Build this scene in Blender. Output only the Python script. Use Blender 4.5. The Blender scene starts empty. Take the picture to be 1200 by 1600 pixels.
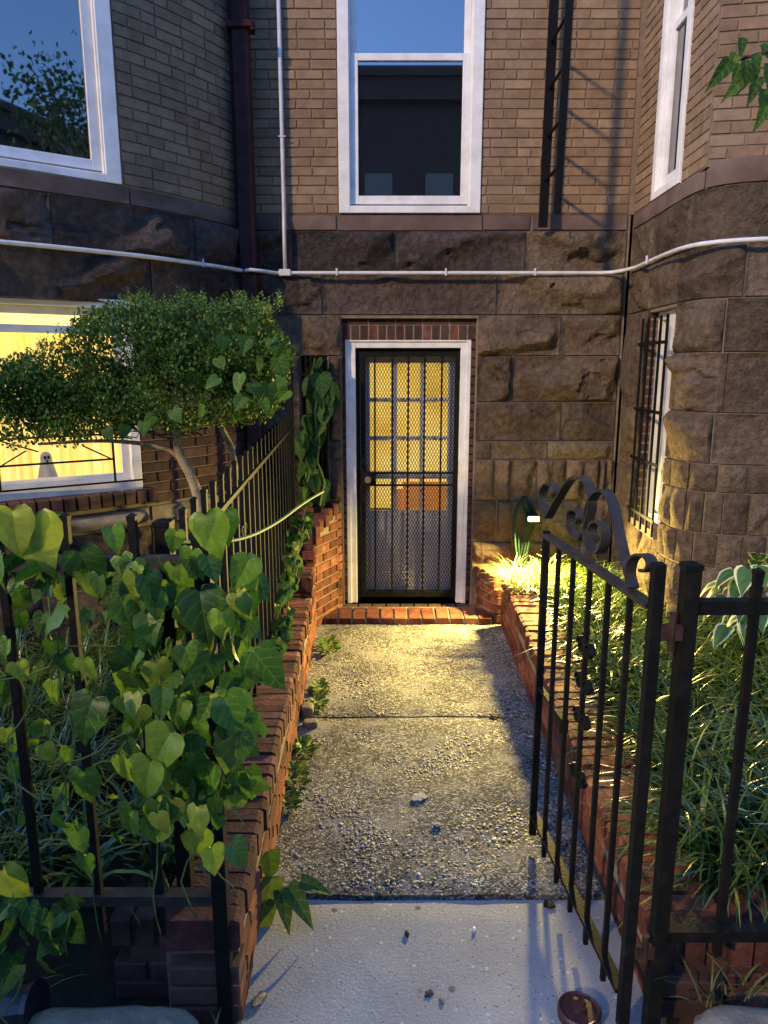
import bpy, math, random
import numpy as np
from mathutils import Vector, Matrix, noise
R = math.radians
random.seed(7); rng = np.random.default_rng(7)
scene = bpy.context.scene
COL = scene.collection

# ------------------------------------------------------------------ camera, sky, light
CAM_H, PITCH, FPX = 1.84, R(11.5), 1109.0
cam_d = bpy.data.cameras.new('camera'); cam = bpy.data.objects.new('camera', cam_d); COL.objects.link(cam)
cam.location = (0, 0, CAM_H); cam.rotation_euler = (R(90) - PITCH, 0, 0)
cam_d.sensor_fit = 'VERTICAL'; cam_d.sensor_height = 36; cam_d.sensor_width = 27
cam_d.lens = 36 * FPX / 1600; cam_d.clip_start = 0.05; cam_d.clip_end = 500
scene.camera = cam

SUN_AZ, SUN_EL = R(46), R(25)         # low warm street light from behind and to the left
world = bpy.data.worlds.new('World'); scene.world = world; world.use_nodes = True
wn = world.node_tree.nodes; wl = world.node_tree.links
bg = wn['Background']; sky = wn.new('ShaderNodeTexSky'); sky.sky_type = 'NISHITA'; sky.sun_disc = False
sky.sun_elevation = SUN_EL; sky.sun_rotation = math.pi + SUN_AZ; sky.ozone_density = 6.0; sky.air_density = 1.0; sky.dust_density = 0.3
tint = wn.new('ShaderNodeMix'); tint.data_type = 'RGBA'; tint.blend_type = 'MULTIPLY'; tint.inputs[0].default_value = 1
tint.inputs[7].default_value = (.86, .95, 1.12, 1)          # deep dusk blue
wl.new(sky.outputs[0], tint.inputs[6]); wl.new(tint.outputs[2], bg.inputs[0]); bg.inputs[1].default_value = 0.10
sd = bpy.data.lights.new('sun', 'SUN'); sd.energy = 0.72; sd.angle = R(3.0); sd.color = (1.0, 0.68, 0.34)
sun = bpy.data.objects.new('sun', sd); COL.objects.link(sun)
sun.rotation_euler = Vector((math.sin(SUN_AZ)*math.cos(SUN_EL), math.cos(SUN_AZ)*math.cos(SUN_EL), -math.sin(SUN_EL))).to_track_quat('-Z', 'Y').to_euler()
vs = scene.view_settings; vs.view_transform = 'Standard'; vs.look = 'None'; vs.gamma = 1; vs.use_curve_mapping = False
vs.exposure = 2.25
scene.render.engine = 'CYCLES'; scene.cycles.use_denoising = True
scene.cycles.max_bounces = 6; scene.cycles.transparent_max_bounces = 12

# ------------------------------------------------------------------ measuring helpers
CP, SP = math.cos(PITCH), math.sin(PITCH)
def ray(px, py):
    u = (px - 600) / FPX; v = (py - 800) / FPX
    return Vector((u, CP - v*SP, -SP - v*CP))
def atY(px, py, Y):
    r = ray(px, py); t = Y / r.y
    return Vector((r.x*t, Y, CAM_H + r.z*t))
def atX(px, py, X):
    r = ray(px, py); t = X / r.x
    return Vector((X, r.y*t, CAM_H + r.z*t))
def atZ(px, py, z):
    r = ray(px, py); t = (z - CAM_H) / r.z
    return Vector((r.x*t, r.y*t, z))
WY = 5.25
def zc(py): return atY(600, py, WY).z
def xc(px, py=500, Y=WY): return atY(px, py, Y).x

# ------------------------------------------------------------------ objects
WORLD = {}
def wloc(o): return WORLD.get(o.name, Vector((0, 0, 0))) if o else Vector((0, 0, 0))
def props(o, label=None, cat=None, group=None, kind=None):
    if label: o['label'] = label
    if cat: o['category'] = cat
    if group: o['group'] = group
    if kind: o['kind'] = kind
    return o
def thing(name, label, cat, loc=(0, 0, 0), group=None, parent=None):
    o = bpy.data.objects.new(name, None); COL.objects.link(o); o.empty_display_size = .1
    o.location = Vector(loc) - wloc(parent)
    if parent: o.parent = parent
    WORLD[o.name] = Vector(loc)
    return props(o, label, cat, group)
def part_empty(name, parent, loc): return thing(name, None, None, loc, parent=parent)
def place(name, me, parent, loc, mat3=None, scale=(1, 1, 1)):
    o = bpy.data.objects.new(name, me); COL.objects.link(o)
    M = (mat3.to_4x4() if mat3 else Matrix.Identity(4)) @ Matrix.Diagonal((*scale, 1))
    loc = Vector(loc)
    M.translation = loc - wloc(parent)
    if parent: o.parent = parent
    o.matrix_local = M
    WORLD[o.name] = loc
    return o

class MB:
    def __init__(s): s.v = []; s.f = []
    def add(s, vs, fs):
        n = len(s.v); s.v += [tuple(p) for p in vs]; s.f += [tuple(i+n for i in f) for f in fs]; return s
    def box(s, a, b, M=None):
        (x0, y0, z0), (x1, y1, z1) = a, b
        vs = [(x0,y0,z0),(x1,y0,z0),(x1,y1,z0),(x0,y1,z0),(x0,y0,z1),(x1,y0,z1),(x1,y1,z1),(x0,y1,z1)]
        if M: vs = [M @ Vector(v) for v in vs]
        return s.add(vs, [(0,3,2,1),(4,5,6,7),(0,1,5,4),(1,2,6,5),(2,3,7,6),(3,0,4,7)])
    def tube(s, pts, r, n=8, cap=True, r1=None):
        pts = [Vector(p) for p in pts]; m = len(pts); ring = []
        up = None
        for i, p in enumerate(pts):
            d = (pts[min(i+1, m-1)] - pts[max(i-1, 0)]).normalized()
            if up is None:
                up = Vector((0, 0, 1)) if abs(d.z) < .9 else Vector((1, 0, 0))
            a = d.cross(up).normalized(); b = a.cross(d).normalized(); up = b
            rr = r if r1 is None else r + (r1 - r)*i/(m-1)
            ring.append([p + (a*math.cos(2*math.pi*k/n) + b*math.sin(2*math.pi*k/n))*rr for k in range(n)])
        vs = [q for rg in ring for q in rg]; fs = []
        for i in range(m-1):
            for k in range(n):
                k2 = (k+1) % n
                fs.append((i*n+k, (i+1)*n+k, (i+1)*n+k2, i*n+k2))
        if cap: fs += [tuple(range(n)), tuple(reversed(range((m-1)*n, m*n)))]
        return s.add(vs, fs)
    def bar(s, a, b, w, t=None, side=None):
        """rectangular bar from a to b, w along side, t across"""
        a = Vector(a); b = Vector(b); t = t or w; d = (b-a).normalized()
        side = Vector(side) if side else (Vector((1,0,0)) if abs(d.x) < .7 else Vector((0,1,0)))
        e2 = d.cross(side).normalized(); e1 = e2.cross(d).normalized()
        vs = []
        for p in (a, b):
            for q1, q2 in ((-1,-1),(1,-1),(1,1),(-1,1)): vs.append(p + e1*q1*w/2 + e2*q2*t/2)
        return s.add(vs, [(0,1,2,3),(7,6,5,4),(0,4,5,1),(1,5,6,2),(2,6,7,3),(3,7,4,0)])
    def build(s, name, mat, parent=None, smooth=False, bevel=0, kind=None):
        v = np.array(s.v, float); c = (v.min(0) + v.max(0))/2; c = Vector(c)
        me = bpy.data.meshes.new(name); me.from_pydata([tuple(Vector(p)-c) for p in s.v], [], s.f)
        me.materials.append(mat); me.update()
        if smooth: me.shade_smooth()
        o = place(name, me, parent, c)
        if bevel:
            m = o.modifiers.new('b', 'BEVEL'); m.width = bevel; m.segments = 2; m.limit_method = 'ANGLE'
        if kind: o['kind'] = kind
        return o

def mesh_np(name, V, F, mat, parent=None, rnd=None, smooth=False, kind='stuff', uv=None):
    V = np.asarray(V, float); F = np.asarray(F, np.int32); k = F.shape[1]
    me = bpy.data.meshes.new(name)
    me.vertices.add(len(V)); me.vertices.foreach_set('co', V.ravel())
    me.loops.add(F.size); me.loops.foreach_set('vertex_index', F.ravel())
    me.polygons.add(len(F)); me.polygons.foreach_set('loop_start', np.arange(0, F.size, k, dtype=np.int32))
    me.polygons.foreach_set('loop_total', np.full(len(F), k, np.int32))
    me.update(calc_edges=True); me.validate()
    if rnd is not None:
        at = me.attributes.new('rnd', 'FLOAT', 'POINT'); at.data.foreach_set('value', np.asarray(rnd, np.float32))
    if uv is not None:
        at = me.attributes.new('along', 'FLOAT', 'POINT'); at.data.foreach_set('value', np.asarray(uv, np.float32))
    me.materials.append(mat)
    if smooth: me.shade_smooth()
    o = place(name, me, parent, (0, 0, 0))
    if kind: o['kind'] = kind
    return o

# ------------------------------------------------------------------ materials
def mat_new(name):
    m = bpy.data.materials.new(name); m.use_nodes = True
    return m, m.node_tree.nodes, m.node_tree.links, m.node_tree.nodes['Principled BSDF']
def ramp(n, stops):
    r = n.new('ShaderNodeValToRGB'); e = r.color_ramp.elements
    while len(e) < len(stops): e.new(.5)
    for q, (p, c) in zip(e, stops): q.position = p; q.color = (*c, 1)
    return r
def mixc(n, l, fac, a, b, mode='MIX'):
    m = n.new('ShaderNodeMix'); m.data_type = 'RGBA'; m.blend_type = mode
    for sock, val in ((m.inputs[0], fac), (m.inputs[6], a), (m.inputs[7], b)):
        if isinstance(val, (int, float)): sock.default_value = val
        elif isinstance(val, tuple): sock.default_value = (*val, 1)
        else: l.new(val, sock)
    return m.outputs[2]
def noise_tex(n, l, vec, scale, detail=6, rough=.6):
    t = n.new('ShaderNodeTexNoise'); t.inputs['Scale'].default_value = scale; t.inputs['Detail'].default_value = detail
    t.inputs['Roughness'].default_value = rough; l.new(vec, t.inputs['Vector']); return t
def surf(name, stops, nscale=8, rough=.85, bump=.3, bscale=60, bdist=.004, rand=.0, spec=.3, dark=None, darkscale=1.5, metallic=0, grain=0):
    """stone, brick, plaster, metal: noise colour in world space, per-object tone, fine relief, optional big stains"""
    m, n, l, b = mat_new(name)
    if name in ('brownstone','sill_stone','tan_brick'): spec = .12
    g = n.new('ShaderNodeNewGeometry'); oi = n.new('ShaderNodeObjectInfo')
    nt = noise_tex(n, l, g.outputs['Position'], nscale)
    add = n.new('ShaderNodeMath'); add.operation = 'MULTIPLY_ADD'
    l.new(oi.outputs['Random'], add.inputs[0]); add.inputs[1].default_value = rand; 
    sub = n.new('ShaderNodeMath'); sub.operation = 'SUBTRACT'; l.new(nt.outputs['Fac'], sub.inputs[0]); sub.inputs[1].default_value = rand/2
    l.new(sub.outputs[0], add.inputs[2])
    rp = ramp(n, stops); l.new(add.outputs[0], rp.inputs[0]); col = rp.outputs[0]
    if dark:
        d = noise_tex(n, l, g.outputs['Position'], darkscale, 4, .7)
        dr = ramp(n, [(.34, (0,0,0)), (.70, (1,1,1))]); l.new(d.outputs['Fac'], dr.inputs[0])
        col = mixc(n, l, dr.outputs[0], col, dark, 'MULTIPLY')
    if grain:
        gr = noise_tex(n, l, g.outputs['Position'], 260, 3, .8)
        gq = ramp(n, [(.3, (1-grain,)*3), (.7, (1+grain*.4,)*3)]); l.new(gr.outputs['Fac'], gq.inputs[0])
        col = mixc(n, l, 1.0, col, gq.outputs[0], 'MULTIPLY')
    l.new(col, b.inputs['Base Color'])
    b.inputs['Roughness'].default_value = rough; b.inputs['Specular IOR Level'].default_value = spec; b.inputs['Metallic'].default_value = metallic
    if bump:
        bt = noise_tex(n, l, g.outputs['Position'], bscale, 8, .65)
        bp = n.new('ShaderNodeBump'); bp.inputs['Strength'].default_value = bump; bp.inputs['Distance'].default_value = bdist
        l.new(bt.outputs['Fac'], bp.inputs['Height']); l.new(bp.outputs[0], b.inputs['Normal'])
    return m
def leafmat(name, stops, attr=None, trans=.35, rough=.5, veins=False, tipcol=None, spec=.25, edge=None):
    m, n, l, b = mat_new(name)
    if attr:
        a = n.new('ShaderNodeAttribute'); a.attribute_name = 'rnd'; fac = a.outputs['Fac']
    else:
        a = n.new('ShaderNodeObjectInfo'); fac = a.outputs['Random']
    rp = ramp(n, stops); l.new(fac, rp.inputs[0]); col = rp.outputs[0]
    if tipcol:
        a2 = n.new('ShaderNodeAttribute'); a2.attribute_name = 'along'
        mr = ramp(n, [(.55, (0,0,0)), (1, (1,1,1))]); l.new(a2.outputs['Fac'], mr.inputs[0])
        col = mixc(n, l, mr.outputs[0], col, tipcol)
    tc = n.new('ShaderNodeTexCoord')
    nt = noise_tex(n, l, tc.outputs['Object'], 5 if veins else 30, 3)
    q = ramp(n, [(.3, (.72,.72,.72)), (.7, (1.15,1.15,1.15))]); l.new(nt.outputs['Fac'], q.inputs[0])
    col = mixc(n, l, 1.0, col, q.outputs[0], 'MULTIPLY')
    nrm = None
    if veins:
        sx = n.new('ShaderNodeSeparateXYZ'); l.new(tc.outputs['Object'], sx.inputs[0])
        ab = n.new('ShaderNodeMath'); ab.operation = 'ABSOLUTE'; l.new(sx.outputs['X'], ab.inputs[0])
        ma = n.new('ShaderNodeMath'); ma.operation = 'MULTIPLY_ADD'; l.new(ab.outputs[0], ma.inputs[0]); ma.inputs[1].default_value = .75; l.new(sx.outputs['Y'], ma.inputs[2])
        m2 = n.new('ShaderNodeMath'); m2.operation = 'MULTIPLY_ADD'; l.new(noise_tex(n, l, tc.outputs['Object'], 4, 2).outputs['Fac'], m2.inputs[0]); m2.inputs[1].default_value = .28; l.new(ma.outputs[0], m2.inputs[2])
        ms = n.new('ShaderNodeMath'); ms.operation = 'MULTIPLY'; l.new(m2.outputs[0], ms.inputs[0]); ms.inputs[1].default_value = 4.2
        fr = n.new('ShaderNodeMath'); fr.operation = 'PINGPONG'; l.new(ms.outputs[0], fr.inputs[0]); fr.inputs[1].default_value = .5
        mn = n.new('ShaderNodeMath'); mn.operation = 'MULTIPLY'; l.new(ab.outputs[0], mn.inputs[0]); mn.inputs[1].default_value = 6
        mi = n.new('ShaderNodeMath'); mi.operation = 'MINIMUM'; l.new(fr.outputs[0], mi.inputs[0]); l.new(mn.outputs[0], mi.inputs[1])
        vr = ramp(n, [(.0, (1,1,1)), (.10, (0,0,0))]); l.new(mi.outputs[0], vr.inputs[0])
        col = mixc(n, l, .26, col, mixc(n, l, vr.outputs[0], col, (.26, .34, .08)))
        bp = n.new('ShaderNodeBump'); bp.inputs['Strength'].default_value = .3; bp.inputs['Distance'].default_value = .003
        l.new(mi.outputs[0], bp.inputs['Height']); nrm = bp.outputs[0]; l.new(nrm, b.inputs['Normal'])
    if edge:
        sx = n.new('ShaderNodeAttribute'); sx.attribute_name = 'edge'
        er = ramp(n, [(.72, (0,0,0)), (.82, (1,1,1))]); l.new(sx.outputs['Fac'], er.inputs[0])
        col = mixc(n, l, er.outputs[0], col, edge)
    l.new(col, b.inputs['Base Color']); b.inputs['Roughness'].default_value = rough; b.inputs['Specular IOR Level'].default_value = spec
    tr = n.new('ShaderNodeBsdfTranslucent'); l.new(mixc(n, l, 1.0, col, (1.2, 1.3, .5), 'MULTIPLY'), tr.inputs[0])
    mx = n.new('ShaderNodeMixShader'); mx.inputs[0].default_value = trans
    l.new(b.outputs[0], mx.inputs[1]); l.new(tr.outputs[0], mx.inputs[2]); l.new(mx.outputs[0], n['Material Output'].inputs[0])
    return m
def emis(name, c, s, stops=None, nscale=3, vstretch=None):
    m, n, l, b = mat_new(name)
    b.inputs['Base Color'].default_value = (*c, 1); b.inputs['Emission Color'].default_value = (*c, 1); b.inputs['Emission Strength'].default_value = s
    b.inputs['Roughness'].default_value = .8
    if stops:
        g = n.new('ShaderNodeNewGeometry'); mp = n.new('ShaderNodeMapping'); mp.inputs['Scale'].default_value = vstretch or (1,1,1)
        l.new(g.outputs['Position'], mp.inputs[0]); t = noise_tex(n, l, mp.outputs[0], nscale, 3, .5)
        rp = ramp(n, stops); l.new(t.outputs['Fac'], rp.inputs[0]); l.new(rp.outputs[0], b.inputs['Emission Color']); l.new(rp.outputs[0], b.inputs['Base Color'])
    return m
def glassmat(name, see=False):
    m, n, l, b = mat_new(name)
    if see:
        gl = n.new('ShaderNodeBsdfGlossy'); gl.inputs['Roughness'].default_value = .02
        tr = n.new('ShaderNodeBsdfTransparent'); tr.inputs[0].default_value = (.95,.97,.95,1)
        mx = n.new('ShaderNodeMixShader'); mx.inputs[0].default_value = .06
        l.new(tr.outputs[0], mx.inputs[1]); l.new(gl.outputs[0], mx.inputs[2]); l.new(mx.outputs[0], n['Material Output'].inputs[0])
    else:
        b.inputs['Base Color'].default_value = (.006,.007,.009,1); b.inputs['Roughness'].default_value = .015; b.inputs['IOR'].default_value = 2.6
    return m

M = {}
M['tan'] = surf('tan_brick', [(.25,(.21,.142,.086)),(.45,(.27,.184,.112)),(.6,(.305,.210,.128)),(.8,(.36,.256,.160))], 14, .9, .5, 90, .003, rand=.34, dark=(.78,.76,.76), darkscale=1.3, grain=.2)
M['mortar'] = surf('mortar', [(.3,(.15,.115,.08)),(.7,(.24,.18,.128))], 20, .95, .6, 120, .003)
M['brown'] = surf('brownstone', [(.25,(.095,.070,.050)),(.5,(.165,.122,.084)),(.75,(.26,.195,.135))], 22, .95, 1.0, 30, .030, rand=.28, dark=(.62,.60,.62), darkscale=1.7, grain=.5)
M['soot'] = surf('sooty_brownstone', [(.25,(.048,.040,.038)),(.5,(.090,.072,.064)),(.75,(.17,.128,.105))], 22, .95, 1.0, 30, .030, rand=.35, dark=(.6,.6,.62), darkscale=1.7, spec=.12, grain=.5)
M['brownmortar'] = surf('brownstone_mortar', [(.3,(.15,.12,.09)),(.7,(.24,.19,.14))], 20, .95, .6, 120, .004)
M['sill'] = surf('sill_stone', [(.3,(.15,.105,.085)),(.7,(.225,.16,.13))], 6, .85, .4, 70, .004, rand=.15, dark=(.6,.58,.6), darkscale=2, grain=.2)
M['red'] = surf('red_brick', [(.2,(.085,.026,.017)),(.45,(.185,.060,.035)),(.65,(.28,.100,.055)),(.85,(.38,.17,.100))], 16, .88, .8, 70, .006, rand=.5, dark=(.55,.5,.5), darkscale=5, grain=.4)
M['redcap'] = surf('red_brick_worn', [(.2,(.055,.024,.020)),(.45,(.135,.046,.036)),(.65,(.215,.076,.054)),(.85,(.30,.14,.105))], 16, .9, .9, 70, .008, rand=.5, dark=(.5,.5,.5), darkscale=6, grain=.4)
M['darkbrick'] = surf('dark_brick', [(.3,(.045,.025,.020)),(.7,(.11,.055,.040))], 16, .85, .6, 70, .004, rand=.4, grain=.3)
M['redmortar'] = surf('pale_mortar', [(.3,(.15,.125,.095)),(.7,(.27,.225,.17))], 25, .95, .8, 110, .005)
M['white'] = surf('white_paint', [(.3,(.62,.62,.60)),(.6,(.78,.78,.76))], 9, .45, .15, 30, .002, grain=.08)
M['iron'] = surf('black_iron', [(.3,(.004,.005,.005)),(.6,(.009,.009,.008)),(.85,(.028,.022,.016))], 25, .62, .6, 60, .003, spec=.12)
M['ironworn'] = surf('worn_iron', [(.3,(.016,.016,.014)),(.55,(.035,.032,.026)),(.8,(.09,.07,.045))], 22, .5, .4, 80, .002, spec=.35)
M['ladder'] = surf('black_ladder_paint', [(.3,(.003,.004,.005)),(.8,(.008,.008,.010))], 25, .6, .2, 80, .001, spec=.12)
M['pipe'] = surf('maroon_pipe_paint', [(.3,(.030,.013,.014)),(.7,(.055,.026,.026))], 14, .7, .3, 30, .003, spec=.08)
M['conduit'] = surf('white_conduit', [(.3,(.50,.50,.50)),(.7,(.68,.68,.68))], 12, .4, .1, 30, .001)
M['concrete'] = surf('smooth_concrete', [(.25,(.31,.31,.31)),(.5,(.41,.41,.405)),(.75,(.49,.49,.48))], 9, .9, .8, 90, .004, dark=(.72,.72,.72), darkscale=4.5, grain=.4)
M['stone_grey'] = surf('grey_kerb_stone', [(.25,(.17,.145,.105)),(.5,(.28,.24,.175)),(.75,(.40,.35,.26))], 9, .9, .9, 50, .008, dark=(.6,.6,.6), darkscale=4, grain=.35)
def speckle(m, scale, thr, colr):
    n = m.node_tree.nodes; l = m.node_tree.links; b = n['Principled BSDF']; src = b.inputs['Base Color'].links[0].from_socket
    g = n.new('ShaderNodeNewGeometry'); v = n.new('ShaderNodeTexVoronoi'); v.inputs['Scale'].default_value = scale; l.new(g.outputs['Position'], v.inputs['Vector'])
    rp = ramp(n, [(thr*.6, (1,1,1)), (thr, (0,0,0))]); l.new(v.outputs['Distance'], rp.inputs[0])
    k = noise_tex(n, l, g.outputs['Position'], scale*.7, 2); kr = ramp(n, [(.5, (0,0,0)), (.56, (1,1,1))]); l.new(k.outputs['Fac'], kr.inputs[0])
    f = mixc(n, l, 1.0, rp.outputs[0], kr.outputs[0], 'MULTIPLY'); l.new(mixc(n, l, f, src, colr), b.inputs['Base Color'])
speckle(M['concrete'], 60, .22, (.10,.10,.10)); speckle(M['concrete'], 9, .13, (.13,.12,.11)); speckle(M['concrete'], 30, .2, (.52,.52,.50))
M['soil'] = surf('soil', [(.3,(.012,.009,.006)),(.7,(.04,.030,.020))], 12, .95, 1, 60, .02)
M['asphalt'] = surf('asphalt', [(.3,(.035,.035,.036)),(.7,(.065,.065,.066))], 12, .9, .6, 90, .005)
M['pale_door'] = surf('grey_door_paint', [(.3,(.66,.68,.72)),(.7,(.76,.78,.82))], 5, .5, .1, 30, .001)
M['yellowlit'] = surf('yellow_lit_trim', [(.3,(.42,.36,.22)),(.7,(.55,.48,.30))], 6, .5, .2, 30, .001)  # yellow of the light from indoors is painted into this trim
M['bark'] = surf('pale_bark', [(.3,(.18,.13,.08)),(.55,(.36,.28,.17)),(.8,(.50,.41,.27))], 18, .9, 1, 60, .008)
M['twig'] = surf('dark_twig', [(.3,(.025,.02,.012)),(.7,(.07,.05,.03))], 18, .9, .6, 60, .004)
M['stem'] = surf('green_stem', [(.3,(.18,.24,.05)),(.7,(.32,.38,.09))], 18, .6, .2, 60, .002)
M['stemdark'] = surf('dark_green_stem', [(.3,(.05,.08,.02)),(.7,(.10,.14,.04))], 18, .6, .2, 60, .002)
M['rust'] = surf('rusty_hinge', [(.35,(.018,.011,.008)),(.6,(.05,.022,.013)),(.8,(.015,.012,.010))], 30, .8, .7, 80, .003)
M['capbrown'] = surf('brown_cover_paint', [(.3,(.035,.012,.009)),(.7,(.075,.026,.020))], 14, .4, .4, 60, .003, spec=.5)
M['hose'] = surf('green_hose', [(.3,(.010,.026,.018)),(.7,(.022,.05,.034))], 20, .6, .1, 60, .001, spec=.1)
M['black'] = surf('black_plastic', [(.3,(.008,.008,.010)),(.7,(.018,.018,.022))], 10, .35, .1, 60, .001, spec=.5)
M['ghost'] = surf('ghost_cloth', [(.3,(.60,.55,.50)),(.7,(.72,.68,.62))], 8, .8, .2, 30, .002)
M['housewall'] = surf('far_brick', [(.3,(.05,.04,.04)),(.7,(.08,.06,.055))], 4, .9, .3, 30, .004)
M['dim'] = surf('dim_pane', [(.3,(.16,.18,.17)),(.7,(.20,.22,.21))], 2, .3, 0)
M['glass'] = glassmat('reflective_glass'); M['clear'] = glassmat('clear_glass', True)
M['mesh'] = surf('mesh_metal', [(.3,(.008,.008,.009)),(.7,(.02,.02,.022))], 25, .5, 0, spec=.25)
M['curtain'] = emis('lit_curtain', (1,.72,.22), .25, [(.25,(.80,.48,.09)),(.5,(1,.66,.17)),(.75,(1,.78,.32))], 4, (7,7,.6))
M['doorlight'] = emis('lit_hall', (1,.70,.18), .22, [(.3,(.62,.37,.05)),(.5,(.98,.62,.12)),(.7,(1,.72,.20))], 2.2)
M['orange'] = emis('orange_hall_thing', (.80,.30,.07), .13)
M['blind'] = emis('lit_blind', (1,.78,.34), .30)
M['lens'] = emis('frosted_lens', (1,.72,.16), .45)
M['lamp'] = emis('lamp_diffuser', (1,.74,.20), 1.6)
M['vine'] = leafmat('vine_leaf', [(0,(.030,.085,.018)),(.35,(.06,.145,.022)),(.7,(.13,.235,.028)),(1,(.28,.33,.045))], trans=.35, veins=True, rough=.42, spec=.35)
M['vinedark'] = leafmat('dark_vine_leaf', [(0,(.022,.065,.016)),(.6,(.04,.10,.020)),(1,(.07,.14,.024))], trans=.25, veins=True, rough=.55, spec=.15)  # darker green leaf set, also used on the other vines and the twig
M['bush'] = leafmat('bush_leaf', [(0,(.030,.065,.016)),(.5,(.075,.15,.030)),(.85,(.13,.22,.048)),(1,(.20,.28,.07))], attr=True, trans=.25)
M['liriope'] = leafmat('strap_leaf', [(0,(.010,.030,.006)),(.5,(.030,.078,.012)),(.85,(.085,.15,.022)),(1,(.26,.28,.08))], attr=True, trans=.2, rough=.34, spec=.5, tipcol=(.12,.17,.03))
M['straw'] = leafmat('dry_blade', [(0,(.10,.13,.03)),(.6,(.18,.19,.06)),(1,(.32,.27,.13))], attr=True, trans=.25, rough=.5)
M['weed'] = leafmat('weed_leaf', [(0,(.06,.13,.024)),(.6,(.13,.22,.040)),(1,(.24,.30,.06))], attr=True, trans=.3)
M['broad'] = leafmat('broad_weed_leaf', [(0,(.04,.09,.022)),(.6,(.075,.13,.028)),(1,(.12,.16,.035))], trans=.3, veins=True)
M['hosta'] = leafmat('hosta_leaf', [(0,(.03,.09,.035)),(1,(.06,.13,.045))], trans=.2, edge=(.50,.55,.38))

# ------------------------------------------------------------------ wall building kit
class Profile:
    """a wall line seen from above; n points out of the wall"""
    def __init__(s, pts, smooth=0):
        P = [Vector(p) for p in pts]
        for _ in range(smooth):
            Q = [P[0]]
            for a, b in zip(P[:-1], P[1:]): Q += [a.lerp(b, .25), a.lerp(b, .75)]
            Q.append(P[-1]); P = Q
        s.P = P; s.S = [0]
        for a, b in zip(P[:-1], P[1:]): s.S.append(s.S[-1] + (b-a).length)
        s.L = s.S[-1]
    def at(s, q):
        q = min(max(q, 0), s.L - 1e-6); i = int(np.searchsorted(s.S, q, 'right')) - 1
        i = min(i, len(s.P)-2); a, b = s.P[i], s.P[i+1]; d = (b-a).normalized()
        return a + d*(q - s.S[i]), d, Vector((d.y, -d.x))
    def w(s, q, z, d):
        p, _, n = s.at(q); e = .03
        n = (s.at(q-e)[2] + s.at(q+e)[2]).normalized()
        return Vector((p.x + n.x*d, p.y + n.y*d, z))
    def nearest(s, x, y):
        return min(np.linspace(0, s.L, 400), key=lambda q: (s.at(q)[0] - Vector((x, y))).length)

def slab(mb, pr, s0, s1, z0, z1, d0, d1, step=.08):
    k = max(1, int((s1-s0)/step)); vs = []; fs = []
    for i in range(k+1):
        q = s0 + (s1-s0)*i/k
        vs += [pr.w(q, z0, d1), pr.w(q, z1, d1), pr.w(q, z1, d0), pr.w(q, z0, d0)]
    for i in range(k):
        a = 4*i; b = a+4
        for j in range(4):
            j2 = (j+1) % 4; fs.append((a+j, b+j, b+j2, a+j2))
    fs += [(0,1,2,3), (4*k+3, 4*k+2, 4*k+1, 4*k)]
    return mb.add(vs, fs)

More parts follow.
